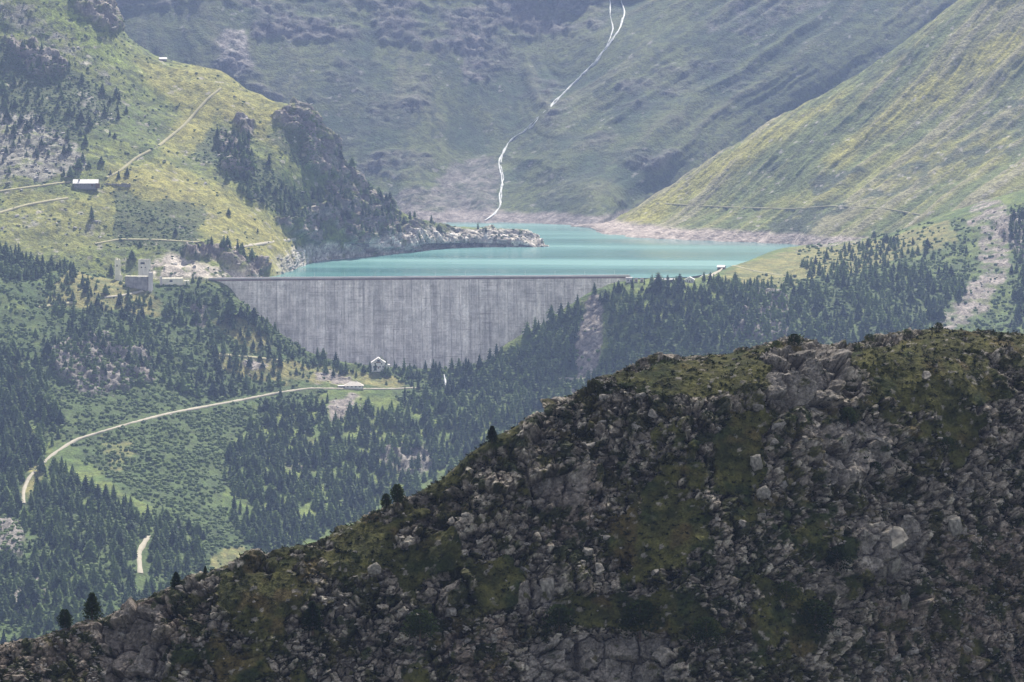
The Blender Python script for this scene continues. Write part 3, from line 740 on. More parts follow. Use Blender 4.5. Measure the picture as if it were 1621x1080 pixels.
def gable(parent, w, d, h, rh, wall, roof, axis='y', over=0.7, th=0.25, base=-3.0):
    """walls with two gables and a two sided roof; axis = direction of the ridge; front faces -y"""
    if axis == 'y':
        V_ = [(-w/2, y, base) for y in (-d/2, d/2)] + [(w/2, y, base) for y in (-d/2, d/2)] + \
             [(-w/2, y, h) for y in (-d/2, d/2)] + [(w/2, y, h) for y in (-d/2, d/2)] + [(0, y, h + rh) for y in (-d/2, d/2)]
        F_ = [(0, 2, 6, 8, 4), (1, 5, 9, 7, 3), (0, 4, 5, 1), (2, 3, 7, 6), (4, 8, 9, 5), (6, 7, 9, 8)]
        L = math.hypot(w/2, rh); k = over / (w/2)
        R_ = []
        fr = []
        for s in (-1, 1):
            b = len(R_)
            for y in (-d/2 - over, d/2 + over):
                R_ += [(0, y, h + rh + 0.02), (s * (w/2 + over), y, h - rh * k + 0.02), (0, y, h + rh + th), (s * (w/2 + over), y, h - rh * k + th)]
            fr += [(b, b+1, b+5, b+4), (b+2, b+6, b+7, b+3), (b, b+2, b+3, b+1), (b+4, b+5, b+7, b+6), (b+1, b+3, b+7, b+5), (b, b+4, b+6, b+2)]
    else:
        V_ = [(x, -d/2, base) for x in (-w/2, w/2)] + [(x, d/2, base) for x in (-w/2, w/2)] + \
             [(x, -d/2, h) for x in (-w/2, w/2)] + [(x, d/2, h) for x in (-w/2, w/2)] + [(x, 0, h + rh) for x in (-w/2, w/2)]
        F_ = [(0, 4, 8, 6, 2), (1, 3, 7, 9, 5), (0, 1, 5, 4), (2, 6, 7, 3), (4, 5, 9, 8), (6, 8, 9, 7)]
        k = over / (d/2)
        R_ = []; fr = []
        for s in (-1, 1):
            b = len(R_)
            for x in (-w/2 - over, w/2 + over):
                R_ += [(x, 0, h + rh + 0.02), (x, s * (d/2 + over), h - rh * k + 0.02), (x, 0, h + rh + th), (x, s * (d/2 + over), h - rh * k + th)]
            fr += [(b, b+1, b+5, b+4), (b+2, b+6, b+7, b+3), (b, b+2, b+3, b+1), (b+4, b+5, b+7, b+6), (b+1, b+3, b+7, b+5), (b, b+4, b+6, b+2)]
    wo = from_py('wall', V_, F_, wall, parent)
    ro = from_py('roof', R_, fr, roof, parent)
    return wo, ro

# ------------------------------------------------------------------ the dam
def dam_mat():
    m, nt, b = new_mat('stained_dam_concrete')
    N, L = nt.nodes, nt.links
    geo = N.new('ShaderNodeNewGeometry'); oi = N.new('ShaderNodeObjectInfo')
    def noise(sc3, det=4, rough=0.6):
        mp = N.new('ShaderNodeMapping'); mp.inputs['Scale'].default_value = sc3
        L.new(geo.outputs['Position'], mp.inputs['Vector'])
        n = N.new('ShaderNodeTexNoise'); n.inputs['Scale'].default_value = 1; n.inputs['Detail'].default_value = det
        n.inputs['Roughness'].default_value = rough
        L.new(mp.outputs['Vector'], n.inputs['Vector']); return n.outputs['Fac']
    def mixc(kind, fac, a, c):
        x = N.new('ShaderNodeMix'); x.data_type = 'RGBA'; x.blend_type = kind
        if isinstance(fac, (int, float)): x.inputs['Factor'].default_value = fac
        else: L.new(fac, x.inputs['Factor'])
        for nm, val in (('A', a), ('B', c)):
            if isinstance(val, tuple): x.inputs[nm].default_value = val
            else: L.new(val, x.inputs[nm])
        return x.outputs['Result']
    def rmp(src, lo, hi, a=0.0, c=1.0):
        r = N.new('ShaderNodeMapRange'); r.inputs['From Min'].default_value = lo; r.inputs['From Max'].default_value = hi
        r.inputs['To Min'].default_value = a; r.inputs['To Max'].default_value = c
        L.new(src, r.inputs['Value']); return r.outputs['Result']
    vs = noise((0.33, 0.02, 0.010), 5, 0.7)          # long run-off streaks
    vs2 = noise((0.55, 0.02, 0.035), 4, 0.7)
    hl = noise((0.035, 0.02, 0.85), 3, 0.7)          # the casting lifts
    bl = noise((0.09, 0.02, 0.09), 4)
    c = mixc('MIX', rmp(vs, 0.36, 0.64), (0.48, 0.43, 0.40, 1), (0.88, 0.80, 0.74, 1))
    pat = noise((0.045, 0.02, 0.06), 3)
    def gate(f, lo, hi):
        mm = N.new('ShaderNodeMath'); mm.operation = 'MULTIPLY'
        L.new(f, mm.inputs[0]); L.new(rmp(pat, lo, hi), mm.inputs[1]); return mm.outputs[0]
    c = mixc('MIX', gate(rmp(hl, 0.52, 0.62, 0, 0.9), 0.36, 0.56), c, (0.76, 0.70, 0.66, 1))
    c = mixc('MIX', gate(rmp(hl, 0.46, 0.36, 0, 0.6), 0.58, 0.42), c, (0.24, 0.20, 0.19, 1))
    c = mixc('MIX', gate(rmp(vs2, 0.55, 0.66, 0, 1.0), 0.40, 0.58), c, (0.86, 0.80, 0.76, 1))
    c = mixc('MIX', rmp(vs2, 0.43, 0.32, 0, 0.65), c, (0.24, 0.20, 0.19, 1))
    sp = noise((0.5, 0.02, 0.55), 5, 0.8)
    c = mixc('MULTIPLY', 1.0, c, rmp(sp, 0.35, 0.65, 0.80, 1.25))
    c = mixc('MULTIPLY', 1.0, c, rmp(bl, 0.3, 0.7, 0.68, 1.3))
    c = mixc('MULTIPLY', 1.0, c, rmp(oi.outputs['Random'], 0, 1, 0.88, 1.10))
    L.new(c, b.inputs['Base Color'])
    return m
M['dam'] = dam_mat()
M['rust_shade'] = plain_mat('rusty_shaded_concrete', (0.27, 0.19, 0.18), 0.9, 0.3, 0.15)  # rust tone plus the crest overhang's shade, held in the colour
M['crest'] = plain_mat('pale_crest_concrete', (0.60, 0.56, 0.56), 0.85, 0.12, 0.1)
dA = pos(np.array(330.0), np.array(3452.0), np.array(0.0)); dB = pos(np.array(998.0), np.array(3496.0), np.array(0.0))
axis = (dB - dA); DL = float(np.hypot(axis[0], axis[1])); drz = math.atan2(axis[1], axis[0])
dam = empty('dam', (float(dA[0]), float(dA[1]), 0), drz, 'tall straight concrete dam with streaked grey face holding back the turquoise lake', 'dam')
NP = 44
pw = DL / NP
rp = random.Random(5)
zs = [1.0, -8, -20, -45, -80, -135]
def face_y(z): return -0.30 * max(0, -z) - 0.0010 * z * z * 0.6
for k in range(NP):
    x0, x1 = k * pw + 0.22, (k + 1) * pw - 0.22
    o_ = rp.uniform(-0.22, 0.22)
    V_, F_ = [], []
    for z in zs:
        y = face_y(z) + o_
        V_ += [(x0, y, z), (x1, y, z), (x1 - 0.0, y + 6, z), (x0 + 0.0, y + 6, z)]
    for i in range(len(zs) - 1):
        a = i * 4; c = a + 4
        F_ += [(c, c + 1, a + 1, a), (c + 1, c + 2, a + 2, a + 1), (c + 3, c, a, a + 3)]
    F_.append((0, 1, 2, 3))
    from_py('concrete_panel', V_, F_, M['dam'], dam)
V_, F_ = [], []
for z in zs:
    y = face_y(z) + 0.9
    V_ += [(0.1, y, z - 0.3), (DL - 0.1, y, z - 0.3), (DL - 0.1, 9.0, z - 0.3), (0.1, 9.0, z - 0.3)]
for i in range(len(zs) - 1):
    a = i * 4; c = a + 4
    F_ += [(c, c + 1, a + 1, a), (c + 1, c + 2, a + 2, a + 1), (c + 2, c + 3, a + 3, a + 2), (c + 3, c, a, a + 3)]
F_.append((0, 1, 2, 3))
from_py('core_wall', V_, F_, M['concrete'], dam)
boxes('crest_recess', M['rust_shade'], dam, [(DL / 2, 3.2, 1.02, DL - 1, 5.2, 1.9)])  # recessed band under the crest, its shade painted in
boxes('crest_road', M['crest'], dam, [(DL / 2, 3.4, 2.93, DL, 8.6, 0.45)])
boxes('parapet', M['crest'], dam, [(DL / 2, -0.72, 3.39, DL, 0.35, 0.95)])
boxes('parapet', M['crest'], dam, [(DL / 2, 7.5, 3.39, DL, 0.35, 0.95)])
NL = 14
for k in range(NL):
    boxes('lamp_post', M['greyroof'], dam, [((k + 0.5) * DL / NL, 7.5, 4.35, 0.22, 0.22, 4.0), ((k + 0.5) * DL / NL, 7.0, 8.3, 0.3, 1.2, 0.2)])

# ------------------------------------------------------------------ roads, tracks and paths draped on the land
def ribbon(name, sheet, pts, width, mat, label=None, lift=0.5, wob=0.0, kind='structure', cat=None, seed=0):
    r = random.Random(seed)
    q = []
    for (a, b) in zip(pts[:-1], pts[1:]):
        n = max(2, int(math.hypot(b[0] - a[0], b[1] - a[1]) / 4))
        for t in range(n):
            q.append((a[0] + (b[0] - a[0]) * t / n, a[1] + (b[1] - a[1]) * t / n))
    q.append(pts[-1])
    if wob > 0.5:
        q = [(a_ + r.uniform(-1.6, 1.6), b_ + r.uniform(-1.2, 1.2)) for a_, b_ in q]
    C_, N_ = [], []
    for (u, v) in q:
        p, n = sheet.at(u, v); C_.append(p); N_.append(n)
    C_ = np.array(C_); N_ = np.array(N_)
    for _ in range(1 if wob > 0.5 else 3):
        C_[1:-1] = (C_[:-2] + 2 * C_[1:-1] + C_[2:]) / 4; N_[1:-1] = (N_[:-2] + N_[1:-1] + N_[2:]) / 3
    T_ = np.gradient(C_, axis=0); T_ /= np.linalg.norm(T_, axis=1, keepdims=True) + 1e-9
    N_ /= np.linalg.norm(N_, axis=1, keepdims=True)
    S_ = np.cross(T_, N_); S_ /= np.linalg.norm(S_, axis=1, keepdims=True) + 1e-9
    V_, F_ = [], []
    for i, (c, n, s) in enumerate(zip(C_, N_, S_)):
        w = width * (1 + (r.uniform(-wob, wob) if wob else 0)) / 2
        V_ += [c + s * (w + 0.5) - n * 0.8, c + s * w + n * lift, c + n * (lift + 0.12), c - s * w + n * lift, c - s * (w + 0.5) - n * 0.8]
        if i:
            a = (i - 1) * 5; b = i * 5
            F_ += [(a + j, a + j + 1, b + j + 1, b + j) for j in range(4)]
    o = from_py(name, V_, F_, mat, None, True)
    tag(o, label, cat, None, kind)
    return o, C_
road_pts = [(37, 797), (37, 776), (45, 757), (62, 739), (78, 724), (90, 715), (120, 696), (150, 687), (200, 672), (250, 659), (275, 653), (330, 643), (390, 632), (440, 622), (490, 615), (560, 616), (620, 616), (665, 614)]
ROADS = [ribbon('gravel_road', V, road_pts, 2.8, M['gravel'], wob=0.3)[1]]
ROADS.append(ribbon('gravel_road', V, [(222, 908), (221, 890), (219, 876), (229, 858), (236, 848)], 3.8, M['gravel'], wob=0.3)[1])
ribbon('gravel_road', V, [(885, 599), (905, 600), (932, 602), (950, 603)], 3.2, M['gravel'])
ribbon('mountain_path', V, [(60, 486), (90, 483), (120, 478)], 3.5, M['track'])
ribbon('gravel_road', V, [(165, 471), (195, 468), (226, 461)], 3.2, M['gravel'])
ribbon('mountain_path', V, [(345, 561), (400, 566), (445, 571)], 3.5, M['track'])
ribbon('mountain_path', V, [(1160, 419), (1180, 426), (1205, 431), (1242, 437)], 2.8, M['track'])
ribbon('gravel_road', V, [(1122, 439), (1142, 426)], 4.0, M['gravel'])
ribbon('mountain_path', H, [(-60, 352), (0, 337), (40, 325), (80, 318), (108, 314)], 4.0, M['track'])
ribbon('mountain_path', H, [(-60, 312), (0, 303), (50, 296), (112, 288)], 3.2, M['track'])
ribbon('mountain_path', H, [(150, 386), (190, 379), (250, 380), (320, 384)], 2.6, M['track'])
ribbon('mountain_path', H, [(370, 393), (420, 385), (468, 379)], 3.2, M['gravel'])
ribbon('mountain_path', H, [(168, 282), (190, 271), (215, 250), (250, 232), (290, 200), (330, 155), (350, 140)], 3.0, M['track'])
ribbon('mountain_path', R, [(1040, 322), (1150, 328), (1250, 331), (1320, 326), (1400, 330), (1462, 341)], 1.3, M['track'])

# the stream falling down the far wall
def stream_at(pts, w, seed):
    return ribbon('mountain_stream', B, pts, w, M['foam'], None, 1.1, 0.85, 'structure', None, seed)
stream_at([(957, -90), (963, -40), (965, 0), (966, 25), (971, 45), (966, 62), (958, 76)], 1.2, 1)
stream_at([(960, -120), (975, -60), (983, 0), (988, 22), (984, 40), (970, 62), (955, 82), (944, 97), (925, 116), (905, 135), (880, 160), (860, 180), (836, 203), (820, 215), (806, 224), (797, 240), (790, 256), (793, 272), (796, 292), (790, 308), (791, 330), (780, 340), (768, 351)], 1.4, 2)
stream_at([(986, 30), (978, 52), (962, 74), (943, 99), (922, 118), (903, 138), (878, 163), (858, 183), (838, 206)], 1.1, 4)
stream_at([(792, 262), (797, 280), (793, 300), (794, 320), (786, 336), (775, 348)], 1.0, 5)
stream_at([(815, 217), (801, 232), (795, 246), (792, 258)], 0.9, 3)

# ------------------------------------------------------------------ buildings
def place(sheet, u, v):
    p, n = sheet.at(u, v)
    return (float(p[0]), float(p[1]), float(p[2]))
# white house at the foot of the dam
r_ = empty('white_house', place(V, 599, 583), 0.05, 'white gabled house standing among conifers at the foot of the dam', 'house')
wl, rf = gable(r_, 13.5, 11, 6.2, 4.6, M['white'], M['roofpale'], 'y', 0.7, 0.2)
for x in (-4.6, -1.6, 1.6, 4.6): window(r_, x, -5.5, 1.2, 1.3, 1.5)
for x in (-3.2, 3.2): window(r_, x, -5.5, 4.2, 1.2, 1.3)
boxes('balcony', M['wood'], r_, [(0, -6.1, 6.0, 4.6, 1.1, 0.2), (0, -6.6, 6.2, 4.6, 0.12, 0.9)])
window(r_, 0, -5.5, 7.3, 2.6, 1.6)
boxes('door', M['wood'], r_, [(0, -5.55, 0, 1.2, 0.14, 2.2)])
boxes('chimney', M['greyroof'], rf, [(2.6, 2, 8.5, 0.9, 0.9, 2.6)])
boxes('annex', M['white'], r_, [(9.0, 0.8, -3, 4.4, 7, 6.4), (9.0, 0.8, 3.42, 5.0, 7.6, 0.3)])
# low hall beside the road
r_ = empty('roadside_hall', place(V, 560, 613), 0.05, 'low building with broad pale roof beside the gravel road under the dam', 'hall')
wl = boxes('wall', M['white'], r_, [(0, 0, -3, 17.5, 11, 4.9)])
rf = from_py('roof', [(-9.8, -6.6, 1.75), (9.8, -6.6, 1.75), (9.8, 6.6, 1.75), (-9.8, 6.6, 1.75), (-3.4, 0, 5.6), (3.4, 0, 5.6)],
             [(0, 1, 5, 4), (1, 2, 5), (2, 3, 4, 5), (3, 0, 4), (0, 3, 2, 1)], M['tanroof'], r_)
for x in (-6, -2, 2, 6): window(r_, x, -5.5, 0.5, 1.6, 0.9)
boxes('lean_to', M['roofpale'], r_, [(-12.6, -1, 1.5, 6.5, 7, 0.3)]); boxes('lean_to_wall', M['stone'], r_, [(-12.6, -1, -2, 5.6, 6, 3.48)])
boxes('chimney', M['greyroof'], rf, [(2.4, 0.6, 4.6, 0.8, 0.8, 2.0)])
# long alp chalet on the hill
r_ = empty('alp_barn', place(H, 136, 295), 0.06, 'long stone alp barn with bright pale roof on the green hill beside the path', 'barn')
wl, rf = gable(r_, 25, 11, 3.6, 3.4, M['stone'], M['roofpale'], 'x', 1.0, 0.35)
for x in (-9, -5, -1, 3): window(r_, x, -5.5, 1.3, 1.2, 0.9)
boxes('door', M['wood'], r_, [(7, -5.55, 0, 2.2, 0.14, 2.6)])
boxes('porch', M['wood'], r_, [(12.8, -6.4, -2, 4.6, 2.0, 5.4)])
boxes('chimney', M['stone'], rf, [(-7, -2, 5.2, 1.6, 1.2, 2.6)])
r_ = empty('stone_wall', place(H, 186, 294), 0.04, 'low roofless grey stone wall just right of the alp barn', 'wall')
rr_ = random.Random(9)
for k in range(14):
    boxes('wall_block', M['stone'], r_, [(-13 + k * 2 + 0.03, rr_.uniform(-.2, .2), -2, 1.94, 1.6, 4.2 + rr_.uniform(-0.7, 0.8))], 0.06)
r_ = empty('ridge_hut', place(H, 258, 96), 0.2, 'tiny stone hut with pale roof on the grassy hill crest at top left', 'hut')
gable(r_, 8, 5, 1.9, 1.6, M['stone'], M['roofpale'], 'x', 0.6, 0.25)
boxes('door', M['wood'], r_, [(-1, -2.55, 0, 1.1, 0.14, 1.8)]); boxes('chimney', M['stone'], r_, [(2.5, 0.5, 2.6, 0.6, 0.6, 1.6)])
r_ = empty('shore_hut', place(V, 1143, 426), -0.3, 'small dark hut with white roof above the right end of the lake', 'hut')
gable(r_, 7.5, 6, 2.4, 1.6, M['wood'], M['roofpale'], 'x', 0.6, 0.25)
boxes('door', M['glass'], r_, [(-2, -3.05, 0, 1.2, 0.14, 2.0)]); window(r_, 1.2, -3.0, 0.9, 1.0, 0.9)
r_ = empty('valley_shed', place(V, 274, 838), 0.1, 'small shed with flat white roof in the green scrub above the lower road', 'shed')
gable(r_, 9, 5, 1.8, 0.8, M['stone'], M['roofpale'], 'x', 0.6, 0.25)
boxes('door', M['wood'], r_, [(0, -2.55, 0, 1.2, 0.14, 1.7)])
# ruined concrete works at the left end of the dam
g_ = 'ruined concrete works left of the dam'
r_ = empty('concrete_tower', place(V, 186, 424), -0.3, 'thin tall pale ruined tower, leftmost of the concrete works', 'tower', g_)
boxes('shaft', M['sand'], r_, [(0, 0, -3, 5.4, 3.6, 24)], 0.08); boxes('broken_top', M['sand'], r_, [(-1.3, 0, 20.98, 1.4, 3.0, 1.8), (1.2, 0.5, 20.98, 1.0, 2.0, 1.0)])
boxes('opening', M['glass'], r_, [(0, -1.74, 14, 1.2, 0.16, 2.0)]); boxes('buttress', M['sand'], r_, [(3.6, 0, -3, 2.8, 3.2, 8.5)], 0.1)
r_ = empty('concrete_bunker', place(V, 228, 428), -0.25, 'square pale concrete silo with dark openings, highest block of the ruined works', 'silo', g_)
wl = boxes('wall', M['concrete'], r_, [(0, 0, -4, 10.5, 8, 26.5)])
boxes('parapet', M['concrete'], r_, [(0, -3.8, 22.5, 10.6, 0.5, 0.9), (0, 3.8, 22.5, 10.6, 0.5, 0.9), (-5.1, 0, 22.5, 0.5, 7.0, 0.9), (5.1, 0, 22.5, 0.5, 7.0, 0.9)])
for x, z, w_, h_ in ((-0.4, 18.4, 4.8, 2.2), (-1.6, 14.6, 1.7, 1.3), (2.4, 14.6, 1.3, 1.3)): window(r_, x, -4.0, z, w_, h_, 'y', M['sand'])
window(r_, 5.25, 0, 11.0, 2.0, 2.0, 'x', M['sand'])
r_ = empty('retaining_wall', place(V, 218, 456), -0.15, 'grey concrete retaining wall with bright right edge below the silo', 'wall', g_)
for k in range(6): boxes('wall_panel', M['wallgrey'], r_, [(-10.5 + k * 3.9, 0.1 * (k % 2), -4, 3.8, 5, 14.5 + 0.5 * (k % 3))])
boxes('lit_end_pier', M['crest'], r_, [(13.6, -0.6, -6, 3.2, 6.4, 22)], 0.05)  # paler pier puts the wall's sunlit right edge into colour
boxes('coping', M['sand'], r_, [(-0.8, 0, 11.52, 23.6, 5.6, 0.5)])
r_ = empty('loading_terrace', place(V, 266, 450), 0.12, 'bright pale concrete loading terrace with a pink pillar beside the dam end', 'terrace', g_)
boxes('deck', M['sand'], r_, [(4, 3, -3, 22, 9, 9.0)]); boxes('ramp', M['sand'], r_, [(18.6, 3, -3, 7, 8, 6.6)], 0.2)
boxes('pillar', M['crest'], r_, [(-7.2, -2.0, -6, 2.4, 2.4, 14)]); boxes('lower_deck', M['sand'], r_, [(-11.5, -1, -6, 7, 7, 4.5)])
boxes('opening', M['glass'], r_, [(3, -1.53, 2.3, 3, 0.1, 1.8)])
# buildings at the right end of the dam
g_ = 'small buildings at the right end of the dam'
r_ = empty('gatehouse', place(V, 996, 446), 0.0, 'pale flat roofed gatehouse where the dam crest meets the wooded bank', 'gatehouse', g_)
boxes('wall', M['crest'], r_, [(0, 0, -3, 6.4, 6, 7)]); boxes('roof', M['crest'], r_, [(0, 0, 4.02, 7.2, 6.8, 0.35)]); window(r_, -1.2, -3.0, 1.0, 1.4, 1.3); boxes('door', M['glass'], r_, [(1.6, -3.04, 0, 1.1, 0.1, 2.1)])
for i, u_ in enumerate((1007, 1016)):
    r_ = empty('service_kiosk', place(V, u_, 446), 0.0, ['small pinkish kiosk between the gatehouse and the conifers', 'small pinkish kiosk second to the right of the gatehouse'][i], 'kiosk', g_)
    boxes('wall', M['crest'], r_, [(0, 0, -3, 3.4, 4, 6.2)]); boxes('roof', M['wood'], r_, [(0, 0, 3.22, 3.9, 4.6, 0.3)]); boxes('door', M['wood'], r_, [(0, -2.04, 0, 1.6, 0.1, 2.2)])
r_ = empty('long_shed', place(V, 1052, 446), 0.0, 'long low dark shed behind the conifers on the right dam abutment', 'shed', g_)
gable(r_, 20, 5, 2.2, 1.0, M['wood'], M['greyroof'], 'x', 0.5, 0.2)
for x in (-7, -2.4, 2.4, 7): boxes('door', M['glass'], r_, [(x, -2.55, 0, 2.4, 0.12, 1.8)])
r_ = empty('keepers_hut', place(V, 1092, 447), -0.1, 'white gabled hut above the dark forest right of the dam', 'hut', g_)
wl, rf = gable(r_, 9, 7, 3.0, 2.4, M['white'], M['roofpale'], 'y', 0.7, 0.25)
for x in (-2.4, 2.4): window(r_, x, -3.5, 1.0, 1.1, 1.1)
boxes('door', M['wood'], r_, [(0, -3.55, 0, 1.1, 0.12, 2.0)]); boxes('annex', M['crest'], r_, [(-6.6, 0.5, -3, 4, 5, 5.2), (-6.6, 0.5, 2.22, 4.4, 5.4, 0.25)])
# white cascade from the dam outlet
def cascade(u0, v0, u1, v1, w):
    P0, n0 = V.at(u0, v0); P1, n1 = V.at(u1, v1)
    V_, F_ = [], []
    n = 9
    for i in range(n):
        t = i / (n - 1)
        c = P0 * (1 - t) + P1 * t + n0 * 1.0 + np.array([0, -1.0, 3.0 * (1 - t)])
        ww = w * (0.6 + 0.8 * t) * (1 + 0.25 * math.sin(i * 2.3))
        V_ += [c + (-ww / 2, 0, -0.6), c + (-ww / 5, -0.8, 0.4), c + (ww / 5, -0.8, 0.4), c + (ww / 2, 0, -0.6)]
        if i:
            a = (i - 1) * 4; b = i * 4
            F_ += [(a + j, b + j, b + j + 1, a + j + 1) for j in range(3)]
    o = from_py('cascade', V_, F_, M['foam'], None, True)
    return tag(o, 'short white cascade of water among the conifers below the dam', 'waterfall')
cascade(703, 599, 707, 614, 2.6)

# ------------------------------------------------------------------ stones
def hull_rock(seed, n=14, sx=1, sy=1, sz=1, sub=0):
    r = random.Random(seed)
    bm = bmesh.new()
    for _ in range(n):
        v = Vector((r.gauss(0, 1), r.gauss(0, 1), r.gauss(0, 1))).normalized() * r.uniform(0.75, 1.0)
        v.x = max(-0.8, min(0.8, v.x)); v.z = max(-0.7, min(0.75, v.z))
        bm.verts.new((v.x * sx * 0.6, v.y * sy * 0.6, v.z * sz * 0.6))
    h = bmesh.ops.convex_hull(bm, input=bm.verts)
    bmesh.ops.delete(bm, geom=[g for g in h['geom_interior'] if isinstance(g, bmesh.types.BMVert)], context='VERTS')
    if sub:
        bmesh.ops.subdivide_edges(bm, edges=bm.edges[:], cuts=sub, use_grid_fill=True)
        P_ = np.array([v.co for v in bm.verts])
        nn = fbm(P_ * 3.2 + seed, 3, seed); n2 = fbm(P_ * 1.2 + seed, 2, seed + 5)
        bm.normal_update()
        for v, k, k2 in zip(bm.verts, nn, n2): v.co += v.normal * (0.09 * float(k) + 0.10 * float(k2))
    bmesh.ops.triangulate(bm, faces=bm.faces)
    return bm
def to_mesh(bm, name, mat):
    me = bpy.data.meshes.new(name); bm.to_mesh(me); bm.free(); me.materials.append(mat); return me
def arr(bm):
    bm.verts.ensure_lookup_table(); bm.verts.index_update()
    V_ = np.array([v.co for v in bm.verts]); F_ = np.array([[l.vert.index for l in f.loops] for f in bm.faces]); bm.free()
    return V_, F_
def rotz(V_, a):
    c, s = np.cos(a), np.sin(a)
    return np.stack((V_[:, 0] * c - V_[:, 1] * s, V_[:, 0] * s + V_[:, 1] * c, V_[:, 2]), -1)
def scatter_mesh(name, variants, places, mat, label=None, tints=None, tilt=0.0, kind='stuff', smooth=False):
    """places: (x, y, z, sx, sy, sz, rz)"""
    VV, FF, CC = [], [], []; k = 0
    for i, p in enumerate(places):
        v, f = variants[i % len(variants)]
        w = v * np.array(p[3:6])
        if tilt:
            a = tilt * math.sin(i * 12.9898); c_, s_ = math.cos(a), math.sin(a)
            w = np.stack((w[:, 0], w[:, 1] * c_ - w[:, 2] * s_, w[:, 1] * s_ + w[:, 2] * c_), -1)
        w = rotz(w, p[6]) + np.array(p[:3])
        VV.append(w); FF.append(f + k); k += len(v)
        CC.append(np.full((len(v), 3), tints[i] if tints is not None else 0.5))
    o = mesh_np(name, np.concatenate(VV), np.concatenate(FF), mat, smooth)
    add_color(o.data, np.concatenate(CC))
    return tag(o, label, None, None, kind)

def pick(sheet, n, dens, lo=0, seed=0, mind=0.0, vis=None):
    """n random spots on a sheet, weighted by area and by a density"""
    g = np.random.default_rng(seed)
    P = sheet.P
    a = np.linalg.norm(np.cross(P[1:, :-1] - P[:-1, :-1], P[:-1, 1:] - P[:-1, :-1]), axis=-1)
    d = dens[:-1, :-1] * a
    if vis is not None: d = d * vis[:-1, :-1]
    c = np.cumsum(d.ravel()); k = np.searchsorted(c, g.random(n) * c[-1])
    j, i = np.divmod(k, a.shape[1])
    s, t = g.random(n)[:, None], g.random(n)[:, None]
    Q = P[j, i] + (P[j + 1, i] - P[j, i]) * s + (P[j, i + 1] - P[j, i]) * t
    Nn = sheet.N[j, i]
    if mind > 0:
        grid = {}; keep = []
        for q in range(n):
            gx, gy = int(Q[q, 0] // mind), int(Q[q, 1] // mind); ok = True
            for ax in (-1, 0, 1):
                for ay in (-1, 0, 1):
                    for w in grid.get((gx + ax, gy + ay), ()):
                        if (Q[w, 0] - Q[q, 0]) ** 2 + (Q[w, 1] - Q[q, 1]) ** 2 < mind * mind: ok = False; break
                    if not ok: break
                if not ok: break
            if ok: grid.setdefault((gx, gy), []).append(q); keep.append(q)
        Q, Nn = Q[keep], Nn[keep]
    return Q, Nn
silv = lambda u: np.interp(u, *zip(*sil))

rockvars = [arr(hull_rock(100 + k, 9, 1.2, 1.0, 0.8)) for k in range(10)]
bigmesh = [to_mesh(hull_rock(200 + k, 15, 1.15, 1.0, 0.9), 'boulder', M['rock']) for k in range(9)]
palemesh = [to_mesh(hull_rock(300 + k, 13, 1.0, 0.9, 1.1, 2), 'boulder', M['palerock']) for k in range(5)]

# notable boulders on the foreground ridge: u, v of the base, width px, height px, mesh, label
notable = [
    (868, 958, 30, 52, 0, 'pale upright boulder with a dark crack, tallest stone low on the middle of the ridge'),
    (1433, 968, 26, 40, 1, 'pale kite shaped boulder beside the red soil strip at lower right'),
    (1413, 912, 46, 42, 2, 'broad smooth pale boulder under the big cracked slab at lower right'),
    (1325, 1010, 18, 16, 3, 'small round pale boulder under a dark bush near the bottom right'),
    (1410, 868, 62, 34, 4, 'wide pale slab boulder leaning on dark fissured rock at lower right'),
    (1387, 662, 20, 16, 1, 'small pale rounded boulder in grass below the crest outcrops'),
    (1197, 748, 22, 34, 0, 'pale narrow boulder on top of a slanting rib of stones'),
    (1208, 792, 28, 24, 3, 'squat pale boulder at the foot of the slanting rib of stones'),
    (932, 882, 24, 18, 2, 'pale flat topped boulder right above the upright pale boulder'),
    (944, 912, 30, 22, 4, 'pale leaning boulder among a cluster right of the upright boulder'),
    (760, 868, 22, 20, 1, 'pale angular boulder on the dark scrubby left flank of the ridge'),
    (592, 912, 26, 22, 3, 'light grey boulder in a stony patch above the left end of the scree'),
    (1463, 600, 26, 12, 4, 'long pale stone lying in the grass near the right hand crest'),
    (1512, 852, 26, 40, 0, 'lichen spotted upright boulder beside the stony gully at right'),
]
for (u, v, w_, h_, k, lab) in notable:
    p, n = Gs.at(u, v); s = p[1] / F
    o = link_mesh('boulder', palemesh[k]); o.location = (float(p[0]), float(p[1]) + 0.3, float(p[2]) + h_ * s * 0.42)
    o.scale = (w_ * s * 0.95, w_ * s * 0.8, h_ * s * 0.9); o.rotation_euler = (0.1 * k, 0.12 * (k - 2), 1.3 * k)
    tag(o, lab, 'boulder')
gvis = ((Gs.v < 1110) & (Gs.v > np.interp(Gs.u, *zip(*sil)) - 3) & (Gs.u > -40) & (Gs.u < 1660) & (Gs.P[..., 1] > 0)).astype(float)
def rock_zone(u, v):
    if u > 1130:
        if v < 640: return ('weathered boulder near the grassy skyline at the right of the dark ridge', 'boulders near the right skyline')
        if v < 850: return ('weathered boulder in the blocky rock under the big outcrop', 'boulders under the big outcrop')
        if u > 1400: return ('brownish boulder in the red soil at the lower right corner', 'boulders in the red soil')
        return ('weathered boulder in the rubble left of the red soil', 'boulders left of the red soil')
    if u > 680:
        if v < 760: return ('grey boulder on the steep rise just below the skyline', 'boulders below the rising skyline')
        if v < 920: return ('grey boulder in the scrubby middle of the dark ridge', 'boulders in the middle of the ridge')
        return ('grey boulder near the bottom slab and the red scree', 'boulders near the bottom slab')
    if u > 330: return ('grey boulder on the grassy left flank of the dark ridge', 'boulders on the left flank')
    return ('brownish grey boulder on the low left end of the dark ridge', 'boulders on the low left end')
